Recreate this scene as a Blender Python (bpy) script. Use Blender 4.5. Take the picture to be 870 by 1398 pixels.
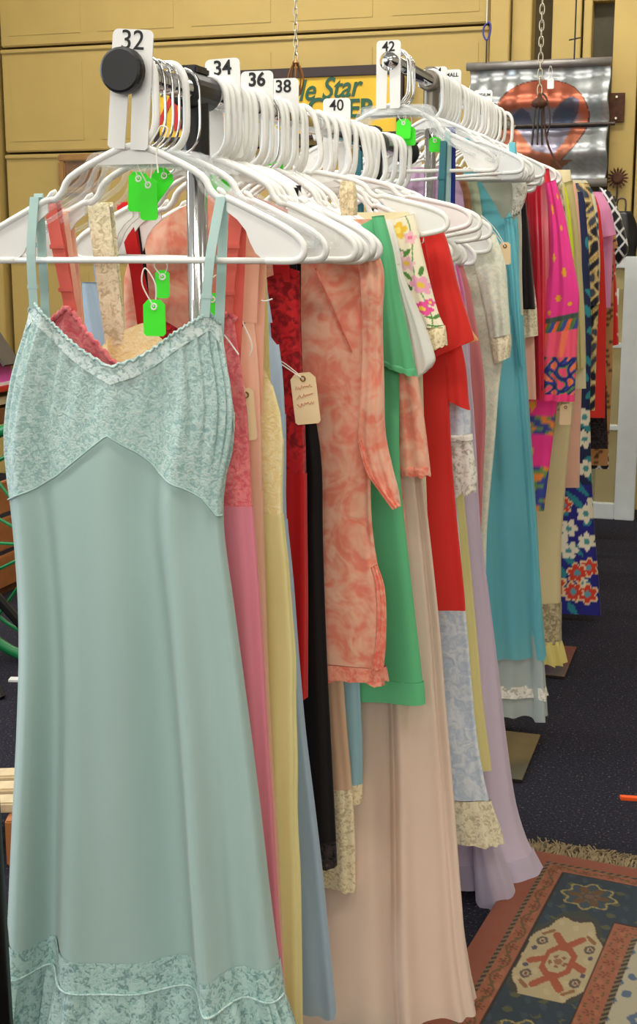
import bpy, bmesh, math, random
import numpy as np
from mathutils import Vector, Matrix

for o in list(bpy.data.objects):
    bpy.data.objects.remove(o)
SC = bpy.context.scene
C = SC.collection
R_ = math.radians

# ------------------------------------------------------------------ camera
F = 1800.0; YAW = R_(17.4); PIT = R_(11.3); H = 1.19
cam_d = bpy.data.cameras.new('camera')
cam_d.sensor_width = 36; cam_d.lens = F / 1398 * 36; cam_d.clip_start = .05
cam = bpy.data.objects.new('camera', cam_d); C.objects.link(cam)
cam.location = (0, 0, H); cam.rotation_euler = (R_(90) - PIT, 0, YAW)
SC.camera = cam

# ------------------------------------------------------------------ world, lights, exposure
w = bpy.data.worlds.new('world'); SC.world = w; w.use_nodes = True
w.node_tree.nodes['Background'].inputs[0].default_value = (.85, .92, 1, 1)
w.node_tree.nodes['Background'].inputs[1].default_value = .5
SC.view_settings.view_transform = 'Standard'; SC.view_settings.look = 'None'
SC.view_settings.gamma = 1; SC.view_settings.exposure = 0.12
SC.view_settings.use_curve_mapping = False

def area(name, loc, rot, sx, sy, power, col):
    d = bpy.data.lights.new(name, 'AREA'); d.shape = 'RECTANGLE'; d.size = sx; d.size_y = sy
    d.energy = power; d.color = col
    o = bpy.data.objects.new(name, d); C.objects.link(o); o.location = loc; o.rotation_euler = rot
    return o
# daylight of the shop window behind the camera and of the side window on the left
area('daylight_front', (-.1, -2.75, 2.1), (R_(90), 0, 0), 4.4, 1.2, 92, (1, .96, .92))
area('daylight_side', (-4.55, 1.4, 1.9), (0, R_(-90), 0), 1.6, 2.2, 70, (.74, .87, 1))
FIX = [(-2.6, .9), (-.6, .9), (-2.9, 3.1), (-.7, 3.1), (1.2, 1.9), (-2.4, 5.2), (-.4, 5.2)]
FIXP = 23

# ------------------------------------------------------------------ helpers
def lin(c):
    return tuple(((x/255)/12.92 if x/255 <= .04045 else ((x/255+.055)/1.055)**2.4) for x in c)

_fw = (-math.sin(YAW)*math.cos(PIT), math.cos(YAW)*math.cos(PIT), -math.sin(PIT))
_rt = (math.cos(YAW), math.sin(YAW), 0)
_up = (-math.sin(YAW)*math.sin(PIT), math.cos(YAW)*math.sin(PIT), math.cos(PIT))
def P(px, py, Y):
    """photo pixel -> (x, z) on the plane y = Y"""
    a = (px-435)/F; b = (699-py)/F
    d = [_fw[i] + a*_rt[i] + b*_up[i] for i in range(3)]
    t = Y/d[1]
    return d[0]*t, H + d[2]*t
def PF(px, py, Z=0):
    """photo pixel -> (x, y) on the floor"""
    a = (px-435)/F; b = (699-py)/F
    d = [_fw[i] + a*_rt[i] + b*_up[i] for i in range(3)]
    t = (Z-H)/d[2]
    return d[0]*t, d[1]*t

def tag(o, label=None, cat=None, group=None, kind=None):
    if label: o['label'] = label
    if cat: o['category'] = cat
    if group: o['group'] = group
    if kind: o['kind'] = kind
    return o
def empty(name, loc, label=None, cat=None, group=None, kind=None):
    o = bpy.data.objects.new(name, None); C.objects.link(o); o.location = loc
    o.empty_display_size = .05
    return tag(o, label, cat, group, kind)

class MB:
    def __init__(s): s.v = []; s.f = []
    def add(s, v, f):
        b = len(s.v); s.v += [tuple(p) for p in v]; s.f += [tuple(i+b for i in q) for q in f]; return s
    def box(s, x0, x1, y0, y1, z0, z1):
        return s.add([(x, y, z) for x in (x0, x1) for y in (y0, y1) for z in (z0, z1)],
                     [(0,1,3,2),(4,6,7,5),(0,4,5,1),(2,3,7,6),(0,2,6,4),(1,5,7,3)])
    def obox(s, c, ax, ay, az):
        c = Vector(c); ax = Vector(ax); ay = Vector(ay); az = Vector(az)
        return s.add([c+ax*i+ay*j+az*k for i in (-1,1) for j in (-1,1) for k in (-1,1)],
                     [(0,1,3,2),(4,6,7,5),(0,4,5,1),(2,3,7,6),(0,2,6,4),(1,5,7,3)])
    def sweep(s, path, r, n=8, closed=False):
        pts = [Vector(p) for p in path]; m = len(pts); vs = []; fs = []
        rs = r if isinstance(r, (list, tuple)) else [r]*m
        up = None
        for i, p in enumerate(pts):
            if closed: t = (pts[(i+1) % m]-pts[i-1]).normalized()
            else: t = (pts[min(i+1, m-1)]-pts[max(i-1, 0)]).normalized()
            if up is None:
                up = t.orthogonal().normalized()
            a = (up - t*up.dot(t))
            a = a.normalized() if a.length > 1e-6 else t.orthogonal().normalized()
            up = a; b = t.cross(a)
            for k in range(n):
                an = 2*math.pi*k/n
                vs.append(p + (a*math.cos(an)+b*math.sin(an))*rs[i])
        for i in range(m if closed else m-1):
            j = (i+1) % m
            for k in range(n):
                fs.append((i*n+k, i*n+(k+1) % n, j*n+(k+1) % n, j*n+k))
        if not closed:
            fs.append(tuple(range(n-1, -1, -1))); fs.append(tuple((m-1)*n+k for k in range(n)))
        return s.add(vs, fs)
    def lathe(s, prof, c=(0,0,0), axis='z', n=20):
        vs = []; fs = []
        for r, h in prof:
            for k in range(n):
                a = 2*math.pi*k/n; p = (r*math.cos(a), r*math.sin(a), h)
                if axis == 'y': p = (p[0], p[2], p[1])
                if axis == 'x': p = (p[2], p[0], p[1])
                vs.append((p[0]+c[0], p[1]+c[1], p[2]+c[2]))
        for i in range(len(prof)-1):
            for k in range(n):
                fs.append((i*n+k, i*n+(k+1) % n, (i+1)*n+(k+1) % n, (i+1)*n+k))
        fs.append(tuple(range(n-1, -1, -1))); fs.append(tuple((len(prof)-1)*n+k for k in range(n)))
        return s.add(vs, fs)
    def plate(s, poly, y0, y1):
        """polygon in x,z given a thickness in y"""
        n = len(poly)
        return s.add([(x, y0, z) for x, z in poly]+[(x, y1, z) for x, z in poly],
                     [tuple(range(n)), tuple(range(2*n-1, n-1, -1))]+[(i, n+i, n+(i+1) % n, (i+1) % n) for i in range(n)])
    def mesh(s, name, m, smooth=False, bevel=0):
        me = bpy.data.meshes.new(name); me.from_pydata(s.v, [], s.f)
        bm = bmesh.new(); bm.from_mesh(me)
        bmesh.ops.recalc_face_normals(bm, faces=bm.faces)
        if bevel: bmesh.ops.bevel(bm, geom=bm.edges[:], offset=bevel, segments=2, affect='EDGES', clamp_overlap=True)
        big = [f for f in bm.faces if len(f.verts) > 4]
        if big: bmesh.ops.triangulate(bm, faces=big)
        bm.to_mesh(me); bm.free()
        if smooth: me.shade_smooth()
        me.materials.append(m)
        return me
    def build(s, name, m, parent=None, smooth=False, bevel=0, loc=None):
        o = bpy.data.objects.new(name, s.mesh(name, m, smooth, bevel)); C.objects.link(o)
        if parent: o.parent = parent
        if loc: o.location = loc
        return o

def smooth_path(pts, n=6, closed=False):
    pts = [Vector(p) for p in pts]; out = []; m = len(pts)
    for i in range(m if closed else m-1):
        p0 = pts[i-1] if (i > 0 or closed) else pts[0]; p1 = pts[i]; p2 = pts[(i+1) % m]
        p3 = pts[(i+2) % m] if (closed or i+2 < m) else pts[-1]
        for k in range(n):
            t = k/n
            out.append(.5*((2*p1)+(p2-p0)*t+(2*p0-5*p1+4*p2-p3)*t*t+(3*p1-p0-3*p2+p3)*t**3))
    if not closed: out.append(pts[-1])
    return out

def link(me, name, parent=None, loc=None):
    o = bpy.data.objects.new(name, me); C.objects.link(o)
    if parent: o.parent = parent
    if loc: o.location = loc
    return o

def text_obj(name, body, size, m, parent, loc, rot, bold=0, shear=0, ext=.0004, align='CENTER', space=1.0, sx=1.0):
    cu = bpy.data.curves.new(name, 'FONT'); cu.body = body; cu.size = size; cu.align_x = align; cu.align_y = 'CENTER'
    cu.extrude = ext; cu.offset = bold; cu.shear = shear; cu.space_character = space; cu.resolution_u = 4
    t = bpy.data.objects.new(name, cu)
    me = bpy.data.meshes.new_from_object(t); bpy.data.objects.remove(t)
    me.materials.clear(); me.materials.append(m)
    o = link(me, name, parent, loc); o.rotation_euler = rot; o.scale.x = sx
    return o

# ------------------------------------------------------------------ materials
def newmat(name):
    m = bpy.data.materials.new(name); m.use_nodes = True
    nt = m.node_tree; b = nt.nodes['Principled BSDF']
    return m, nt, b
def setin(b, **k):
    for n, v in k.items():
        b.inputs[n.replace('_', ' ')].default_value = v
def noise(nt, scale, detail=3, rough=.55, dist=0, vec=None, stretch=None):
    tc = nt.nodes.new('ShaderNodeTexCoord'); n = nt.nodes.new('ShaderNodeTexNoise')
    n.inputs['Scale'].default_value = scale; n.inputs['Detail'].default_value = detail
    n.inputs['Roughness'].default_value = rough; n.inputs['Distortion'].default_value = dist
    src = tc.outputs['Object']
    if stretch:
        mp = nt.nodes.new('ShaderNodeMapping'); mp.inputs['Scale'].default_value = stretch
        nt.links.new(src, mp.inputs['Vector']); src = mp.outputs['Vector']
    nt.links.new(src, n.inputs['Vector'])
    return n
def ramp(nt, src, stops, interp='LINEAR'):
    r = nt.nodes.new('ShaderNodeValToRGB'); r.color_ramp.interpolation = interp
    e = r.color_ramp.elements
    while len(e) < len(stops): e.new(.5)
    for i, (p, c) in enumerate(stops):
        e[i].position = p; e[i].color = tuple(c)+(1,) if len(c) == 3 else c
    nt.links.new(src, r.inputs['Fac']); return r
def bump(nt, b, src, strength, dist=.002):
    n = nt.nodes.new('ShaderNodeBump'); n.inputs['Strength'].default_value = strength; n.inputs['Distance'].default_value = dist
    nt.links.new(src, n.inputs['Height']); nt.links.new(n.outputs['Normal'], b.inputs['Normal'])
def plain(name, rgb, rough=.5, metal=0, var=.08, scale=12, bmp=0, bscale=60, coat=0, stretch=None, spec=None):
    m, nt, b = newmat(name); c = lin(rgb)
    n = noise(nt, scale, stretch=stretch)
    r = ramp(nt, n.outputs['Fac'], [(.3, tuple(x*(1-var) for x in c)), (.7, tuple(min(1, x*(1+var)) for x in c))])
    nt.links.new(r.outputs['Color'], b.inputs['Base Color'])
    setin(b, Roughness=rough, Metallic=metal)
    if spec is not None: b.inputs['Specular IOR Level'].default_value = spec
    if coat: b.inputs['Coat Weight'].default_value = coat
    if bmp: bump(nt, b, noise(nt, bscale, 2, stretch=stretch).outputs['Fac'], bmp)
    return m
def translucent_mix(nt, b, col, amount):
    """let some of the light through the weave"""
    t = nt.nodes.new('ShaderNodeBsdfTranslucent'); mx = nt.nodes.new('ShaderNodeMixShader')
    mx.inputs[0].default_value = amount
    if isinstance(col, tuple): t.inputs['Color'].default_value = col+(1,)
    else: nt.links.new(col, t.inputs['Color'])
    out = nt.nodes['Material Output']
    nt.links.new(b.outputs[0], mx.inputs[1]); nt.links.new(t.outputs[0], mx.inputs[2]); nt.links.new(mx.outputs[0], out.inputs[0])
def cloth(name, rgb, rough=.75, sheen=.25, var=.05, alpha=1.0, spec=.2, trans=.25, weave=900):
    m, nt, b = newmat(name); c = lin(rgb)
    n = noise(nt, 7, 4, stretch=(1, 1, .35))
    r = ramp(nt, n.outputs['Fac'], [(.3, tuple(x*(1-var) for x in c)), (.7, tuple(min(1, x*(1+var)) for x in c))])
    nt.links.new(r.outputs['Color'], b.inputs['Base Color'])
    setin(b, Roughness=rough, Sheen_Weight=sheen, Sheen_Roughness=.4, Alpha=alpha)
    b.inputs['Specular IOR Level'].default_value = spec
    bump(nt, b, noise(nt, weave, 1).outputs['Fac'], .08, .0006)
    if trans: translucent_mix(nt, b, r.outputs['Color'], trans)
    return m
def lace(name, rgb_lo, rgb_hi, scale=70, a_lo=.5, a_hi=1, thr=.5, rough=.8, dist=1.2, soft=.1):
    """floral lace: dense flowers over a thinner net"""
    m, nt, b = newmat(name)
    n1 = noise(nt, scale, 2, .5, dist); n2 = noise(nt, scale*3.2, 1, .5, .4)
    mul = nt.nodes.new('ShaderNodeMath'); mul.operation = 'MULTIPLY_ADD'; mul.inputs[1].default_value = .35
    nt.links.new(n2.outputs['Fac'], mul.inputs[0]); nt.links.new(n1.outputs['Fac'], mul.inputs[2])
    t = thr+.17
    rc = ramp(nt, mul.outputs[0], [(t-soft, lin(rgb_lo)), (t+soft, lin(rgb_hi))])
    nt.links.new(rc.outputs['Color'], b.inputs['Base Color'])
    if a_lo < 1:
        ra = ramp(nt, mul.outputs[0], [(t-soft*1.5, (a_lo,)*3), (t, (a_hi,)*3)])
        nt.links.new(ra.outputs['Color'], b.inputs['Alpha'])
    setin(b, Roughness=rough, Sheen_Weight=.2); b.inputs['Specular IOR Level'].default_value = .2
    bump(nt, b, mul.outputs[0], .5, .003)
    return m
def printed(name='printed_cloth', rough=.6, sheen=.15, metal=0, spec=.25, attr='Col', bmp=.08, bscale=700):
    m, nt, b = newmat(name)
    a = nt.nodes.new('ShaderNodeAttribute'); a.attribute_name = attr
    nt.links.new(a.outputs['Color'], b.inputs['Base Color'])
    setin(b, Roughness=rough, Sheen_Weight=sheen, Metallic=metal); b.inputs['Specular IOR Level'].default_value = spec
    bump(nt, b, noise(nt, bscale, 1).outputs['Fac'], bmp, .0008)
    return m
def clear(name, tint=(235,240,240), alpha=.16, rough=.1):
    m, nt, b = newmat(name)
    b.inputs['Base Color'].default_value = lin(tint)+(1,)
    setin(b, Roughness=rough, Alpha=alpha); b.inputs['Specular IOR Level'].default_value = .8
    n = noise(nt, 30); bump(nt, b, n.outputs['Fac'], .05)
    return m
def emis(name, col, s):
    m, nt, b = newmat(name); b.inputs['Emission Color'].default_value = col+(1,); b.inputs['Emission Strength'].default_value = s
    return m

M = {}
M['white'] = plain('hanger_white_plastic', (238,238,234), .35, var=.02)
M['clear'] = clear('hanger_clear_plastic')
M['card'] = plain('divider_white_plastic', (234,234,230), .45, var=.02)
M['black'] = plain('black_plastic', (22,22,24), .45, var=.1)
M['ink'] = plain('black_print', (28,28,30), .7, var=.05)
M['chrome'] = plain('chrome', (205,205,205), .12, 1, var=.03)
M['steel'] = plain('base_plate_steel', (168,156,138), .2, 1, var=.15, scale=9)
M['rust'] = plain('rusty_iron', (88,56,40), .75, .4, var=.35, scale=40, bmp=.4, bscale=120)
M['iron'] = plain('dark_iron', (70,62,56), .55, .6, var=.2, scale=30)
M['link'] = plain('zinc_chain', (196,190,170), .35, .9, var=.1)
M['string'] = plain('white_string', (235,232,222), .9, var=.03)
M['green_tag'] = plain('neon_green_card', (60,235,30), .55, var=.03)
M['cream_tag'] = plain('manila_card', (240,212,168), .8, var=.04)
M['redpen'] = plain('red_pen', (190,80,70), .8)
M['brass'] = plain('brass_ring', (150,110,70), .4, .8)
M['yellow_wall'] = plain('yellow_paint', (186,160,92), .6, var=.07, scale=3, bmp=.12, bscale=25)
M['yellow_door'] = plain('yellow_garage_door_paint', (182,156,88), .55, var=.07, scale=2.2, bmp=.1, bscale=30)
M['gap'] = plain('dark_wall_cavity', (78,68,46), .9, var=.25, scale=4)
M['dark_shelf'] = plain('grey_cavity', (88,84,70), .9, var=.15)
M['plaster'] = plain('pale_plaster', (205,198,178), .9, var=.04)
M['ceil'] = plain('white_ceiling', (225,222,212), .9, var=.03)
M['wood'] = plain('brown_wood', (120,78,44), .6, var=.25, scale=6, stretch=(8, 8, 1), bmp=.15)
M['palewood'] = plain('pale_wood', (205,186,150), .6, var=.1, scale=8, stretch=(6, 1, 1))
M['goldwood'] = plain('gilt_wood', (150,108,50), .4, var=.2)
M['greenpaint'] = plain('green_enamel', (18,120,66), .35, var=.1)
M['pinkpaint'] = plain('pink_paint', (214,84,170), .5, var=.08)
M['whitepaint'] = plain('white_paint', (226,226,222), .5, var=.05, scale=9)
M['greyroof'] = plain('grey_roof_board', (84,76,66), .8, var=.15)
M['redpaint'] = plain('red_paint', (180,34,28), .4)
M['blackpaint'] = plain('black_lacquer', (14,12,12), .4)
M['orangewood'] = plain('orange_wood', (160,100,52), .6, var=.15)
M['orange'] = plain('orange_plastic', (240,90,30), .5)
M['sash'] = plain('pale_grey_white_paint', (214,218,216), .5, var=.05, bmp=.15)
M['glass'] = clear('old_window_glass', (215,205,160), .25, .08)
M['blueplastic'] = plain('blue_coated_hook', (58,60,140), .35)
M['tube'] = emis('fluorescent_tube', (1, .96, .88), 9)
M['housing'] = plain('white_enamel', (230,230,226), .4, var=.02)

# carpet: dark navy with pale flecks
m, nt, b = newmat('navy_carpet')
n1 = noise(nt, 170, 2, .7); r1 = ramp(nt, n1.outputs['Fac'], [(.30, lin((28,28,36))), (.60, lin((45,44,54))), (.66, lin((66,62,66))), (.70, lin((128,116,104)))])
nt.links.new(r1.outputs['Color'], b.inputs['Base Color']); setin(b, Roughness=.95); b.inputs['Specular IOR Level'].default_value = .1
bump(nt, b, noise(nt, 500, 2).outputs['Fac'], .6, .004); M['carpet'] = m
M['print'] = printed()
M['satinprint'] = printed('printed_satin', .4, .2, 0, .45)
M['rug'] = printed('rug_pile', .95, .1, 0, .05, bmp=.7, bscale=420)
M['metalprint'] = printed('painted_galvanised_sheet', .24, 0, .72, .5, bmp=.08, bscale=25)

# ------------------------------------------------------------------ room
X0r, X1r, Y0r, Y1r, ZC = -4.6, 3.2, -2.8, 6.32, 3.3
def struct(name, mb, m, **k):
    o = mb.build(name, m, **k); o['kind'] = 'structure'; return o
struct('floor', MB().box(X0r-.1, X1r+.1, Y0r-.1, Y1r+.1, -.1, 0), M['carpet'])
struct('ceiling', MB().box(X0r-.1, X1r+.1, Y0r-.1, Y1r+.1, ZC, ZC+.1), M['ceil'])
struct('wall_right', MB().box(X1r, X1r+.1, Y0r, Y1r, 0, ZC), M['plaster'])
# left wall with a window opening, front wall with the shop window opening
wl = struct('wall_left', MB().box(X0r-.1, X0r, Y0r, .55, 0, ZC).box(X0r-.1, X0r, 2.25, Y1r, 0, ZC).box(X0r-.1, X0r, .55, 2.25, 0, .8).box(X0r-.1, X0r, .55, 2.25, 3.0, ZC), M['plaster'])
wf = struct('wall_front', MB().box(X0r, -2.3, Y0r-.1, Y0r, 0, ZC).box(2.1, X1r, Y0r-.1, Y0r, 0, ZC).box(-2.3, 2.1, Y0r-.1, Y0r, 0, 1.5).box(-2.3, 2.1, Y0r-.1, Y0r, 2.7, ZC), M['plaster'])
for i, (x0, x1, y0, y1, z0, z1) in enumerate([(-2.3, 2.1, Y0r-.06, Y0r-.04, 1.5, 2.7), (X0r-.06, X0r-.04, .55, 2.25, .8, 3.0)]):
    e = empty('window_%d' % (i+1), ((x0+x1)/2, (y0+y1)/2, z0), kind='structure')
    L = e.location
    def bb(a0, a1, c0, c1, d0, d1): return MB().box(a0-L.x, a1-L.x, c0-L.y, c1-L.y, d0-L.z, d1-L.z)
    bb(x0, x1, y0, y1, z0, z1).build('pane', M['glass'], e)
    t = .05
    for q in ([(x0, x1, y0-.02, y1+.02, z0, z0+t), (x0, x1, y0-.02, y1+.02, z1-t, z1)] + ([(xx, xx+t, y0-.02, y1+.02, z0, z1) for xx in (x0, -.1, x1-t)] if i == 0 else [(x0-.02, x1+.02, yy, yy+t, z0, z1) for yy in (y0, 1.38, y1-t)])):
        bb(*q).build('window_frame', M['whitepaint'], e)

# back wall: cavity board, boards, sectional garage door
wb = struct('wall_back', MB().box(X0r, X1r, 6.32, 6.42, 0, ZC), M['gap'])
YB = 6.2
def bx_(px): return P(px, 300, YB)[0]
dl, dr = bx_(9), bx_(661)
for a, c_, y in [(X0r, dl-.03, 6.19), (dr+.012, bx_(690), 6.17), (bx_(692), bx_(718), 6.2), (bx_(746), bx_(784), 6.19), (bx_(787), bx_(798), 6.2), (bx_(829), bx_(862), 6.15), (bx_(865.5), bx_(905), 6.17), (bx_(906), X1r, 6.18)]:
    MB().box(a, c_, y, 6.32, 0, ZC).build('board', M['yellow_wall'], wb, bevel=.004)
MB().box(bx_(796), bx_(830), 6.22, 6.32, P(0, 50, YB)[1]+.02, P(0, 38, YB)[1]+.045).build('board', M['yellow_wall'], wb, bevel=.003)
MB().box(bx_(797), bx_(830), 6.29, 6.32, 0, ZC).build('board', M['dark_shelf'], wb)
MB().box(dl-.03, dr+.012, 6.19, 6.32, 2.74, ZC).build('board', M['yellow_wall'], wb, bevel=.004)
dw = empty('door_1', ((dl+dr)/2, 6.22, 0), kind='structure')
seams = [0, .11, .63, 1.15, 1.67, 2.185, 2.72]
cx = (dl+dr)/2; hw = (dr-dl)/2
for z0, z1 in zip(seams[:-1], seams[1:]):
    s = MB().box(-hw, hw, 0, .05, .006, z1-z0-.006).build('door_section', M['yellow_door'], dw, bevel=.006, loc=(0, 0, z0))
    MB().box(-hw, hw, -.012, .0, z1-z0-.028, z1-z0-.008).build('section_lip', M['yellow_door'], s, bevel=.004)
    if z1-z0 < .3: continue
    n = 5; pw = 2*hw/n
    for k in range(n):
        a = -hw+k*pw
        # raised frame of a stamped panel
        MB().box(a+.045, a+pw-.045, -.003, .004, .055, z1-z0-.075).build('panel', M['yellow_door'], s, bevel=.0028)

# ------------------------------------------------------------------ ceiling lamps
for i, (x, y) in enumerate(FIX):
    e = empty('fluorescent_light', (x, y, ZC-.12), 'long white twin tube fluorescent light fixed to the ceiling', 'ceiling light', 'fluorescent ceiling lights')
    MB().box(-.62, .62, -.13, .13, .06, .118).build('housing', M['housing'], e, bevel=.006)
    for s in (-1, 1):
        MB().sweep([(-.58, s*.06, .03), (.58, s*.06, .03)], .016, 10).build('tube', M['tube'], e, smooth=True)
        for q in (-1, 1): MB().box(q*.59-.012, q*.59+.012, s*.06-.02, s*.06+.02, .005, .062).build('tube_holder', M['housing'], e)
    l = area('fluorescent_glow', (x, y, ZC-.125), (0, 0, 0), 1.2, .2, FIXP, (1, .95, .86)); l.parent = e; l.location = (0, 0, -.005)

# ------------------------------------------------------------------ rug
def poly_in(x, y, poly):
    c = False; j = len(poly)-1
    for i in range(len(poly)):
        xi, yi = poly[i]; xj, yj = poly[j]
        if (yi > y) != (yj > y) and x < (xj-xi)*(y-yi)/(yj-yi)+xi: c = not c
        j = i
    return c
def seg_d(x, y, a, b):
    dx, dy = b[0]-a[0], b[1]-a[1]; t = max(0, min(1, ((x-a[0])*dx+(y-a[1])*dy)/(dx*dx+dy*dy+1e-12)))
    return math.hypot(x-a[0]-t*dx, y-a[1]-t*dy)
def rug_col(u, v):
    """u from the left edge, v from the far edge of the woven part"""
    terr = (146,90,66); red = (138,80,62); navy = (50,60,68); cream = (168,152,116); dk = (52,44,38); blue = (84,100,120)
    hsh = math.sin(u*91.7+v*57.3)*math.sin(u*143.1-v*87.9)
    if hsh > .6: terr = (154,98,72); cream = (176,160,124); red = (140,76,56); navy = (58,70,78)
    d0 = min(u, v*1.2)
    if d0 < .046: return red
    if d0 < .053: return dk if int((u+v)*130) % 2 else (116,100,76)
    if d0 < .084:
        w_ = (v if u < v else u); q = d0-.0685; p = (w_ % .05)-.025
        d = math.hypot(p, q); an = math.atan2(q, p)
        if d < .004: return (96,70,44)
        if d < .011 and math.cos(6*an) > .1: return (116,64,44)
        if abs(q-.009*math.sin(w_*62.8)) < .0022: return (98,76,48)
        if math.hypot(abs(p)-.019, q) < .004: return (92,80,52)
        return terr
    if d0 < .090: return dk
    iu, iv = u-.211, v-.222
    if iu > 0 and iv > 0:
        di = min(iu, iv)
        if di < .004: return dk
        if di < .040:
            w_ = (iv if iu < iv else iu); q = di-.021; p = (w_ % .04)-.02
            if math.hypot(p, q) < .010 and math.cos(5*math.atan2(q, p)) > 0: return (116,66,48)
            if math.hypot(abs(p)-.016, abs(q)-.01) < .003: return (96,80,50)
            return terr
        if di < .050: return dk if int((iu+iv)*140) % 2 else (118,102,78)
        cu_, cv_ = (iu-.05) % .13-.065, (iv-.05) % .16-.08
        k_ = abs(cu_)*1.2+abs(cv_)*.8
        if .030 < k_ < .046: return blue
        if abs(cv_)+abs(cu_) < .012: return (128,84,70)
        if k_ > .085 and math.sin(cu_*160)*math.sin(cv_*120) > .3: return blue
        return (166,158,134)
    if u-.152 < v-.149+.12: a, c_ = u-.152, v-.149
    else: a, c_ = v-.142, u-.152
    per = .482; k = math.floor(c_/per+.25); cc = c_-k*per
    d = math.hypot(a, cc); an = math.atan2(cc, a)
    star = .047*(1+.13*math.cos(8*an))
    if d < star:
        if d > star-.005: return (150,134,82)
        if d < .009: return (112,84,64)
        pet = abs(math.cos(3*an))
        if .012 < d < .014+.024*pet: return (96,72,50) if pet > .5 else (112,96,58)
        return (62,74,80)
    m_ = cc-per/2
    ex = abs(a)/.064; ey = abs(m_)/.150
    med = max(ex*.97, ey*.97, (ex+ey)*.70)+.05*math.sin(ex*8+1)*math.sin(ey*9)
    if med < 1:
        if med > .95: return (70,60,54)
        a2, m2 = a, m_*.62
        h8 = max(abs(a2)*1.25, abs(m2), (abs(a2)+abs(m2))*.74)
        rr_ = (150,80,56)
        if .022 < h8 < .033: return rr_
        for sm in (1, -1):
            if seg_d(a2, m2, (0, .03*sm), (.022, .052*sm)) < .0065: return rr_
            if seg_d(a2, m2, (0, .03*sm), (-.022, .052*sm)) < .0065: return rr_
            if seg_d(a2, m2, (.026*sm, 0), (.044*sm, .008)) < .006: return rr_
            for sa in (1, -1):
                dd = math.hypot(a2-.041*sa, m2-.035*sm)
                if abs(dd-.007) < .0022: return (92,78,72)
                if dd < .003: return (110,70,66)
                if seg_d(a2, m2, (.03*sa, .06*sm), (.044*sa, .05*sm)) < .0032: return (132,92,60)
                if math.hypot(a2-.048*sa, m2-.018*sm) < .0045: return (84,76,88)
        r = math.hypot(a2*.8, m2)
        if r < .006: return (140,100,72)
        if .008 < r < .013 and math.cos(5*math.atan2(a2, m2)) > 0: return (132,88,66)
        return cream
    if math.hypot((u % .045)-.0225, (v % .045)-.0225) < .008 and hsh > -.2: return (84,84,60)
    if med < 1.12: return (62,66,58)
    return navy
def grid_obj(name, nx, ny, fn, colf, m, parent=None, smooth=True, thick=0):
    vs = []; cs = []
    for j in range(ny+1):
        for i in range(nx+1):
            vs.append(fn(i/nx, j/ny)); cs.append(lin(colf(i/nx, j/ny)))
    fs = [(j*(nx+1)+i, j*(nx+1)+i+1, (j+1)*(nx+1)+i+1, (j+1)*(nx+1)+i) for j in range(ny) for i in range(nx)]
    me = bpy.data.meshes.new(name); me.from_pydata(vs, [], fs)
    a = me.color_attributes.new('Col', 'FLOAT_COLOR', 'POINT')
    a.data.foreach_set('color', np.array([c+(1,) for c in cs], dtype=np.float32).ravel())
    if smooth: me.shade_smooth()
    me.materials.append(m)
    o = link(me, name, parent)
    if thick:
        md = o.modifiers.new('thickness', 'SOLIDIFY'); md.thickness = thick; md.offset = -1
    return o
rug = empty('rug', (-.33, 2.45, 0), 'oriental rug with terracotta border and cream medallions on the carpet', 'rug')
rug.rotation_euler = (0, 0, R_(-6.1))
RW, RL = 1.0, 1.45
grid_obj('rug_pile', 400, 560, lambda s, t: (RW*s, -RL*t, .011+.0015*math.sin(s*14)*math.sin(t*16)), lambda s, t: tuple(c*.88 for c in rug_col(RW*s, RL*t)), M['rug'], rug, thick=.009)
random.seed(4)
mb = MB()
M['fringe'] = plain('rug_fringe_wool', (122,106,78), .95, var=.3, scale=60)
for i in range(1700):
    x = random.uniform(0, RW); l = random.uniform(.03, .088); dx = random.uniform(-.035, .035)
    zz = random.uniform(.006, .022)
    mb.sweep([(x, -.008, .008), (x+dx*.4+random.uniform(-.01, .01), l*.5, zz), (x+dx, l, random.uniform(.003, .01))], [.0022, .0026, .0014], 4)
fr = mb.build('rug_fringe', M['fringe'], rug); fr['kind'] = 'stuff'
x, y = PF(861, 1092)
tag(MB().obox((0, 0, .004), (.022, .003, 0), (-.002, .007, 0), (0, 0, .004)).build('orange_tag', M['orange'], loc=(x, y, 0), bevel=.001), 'small bright orange plastic strip lying on the dark carpet', 'tag')
x, y = PF(24, 929)
tag(MB().obox((0, 0, .003), (.022, .006, 0), (-.004, .014, 0), (0, 0, .003)).build('paper_scrap', M['card'], loc=(x, y, 0)), 'white paper scrap on the blue carpet near the green wheel', 'paper')

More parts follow.
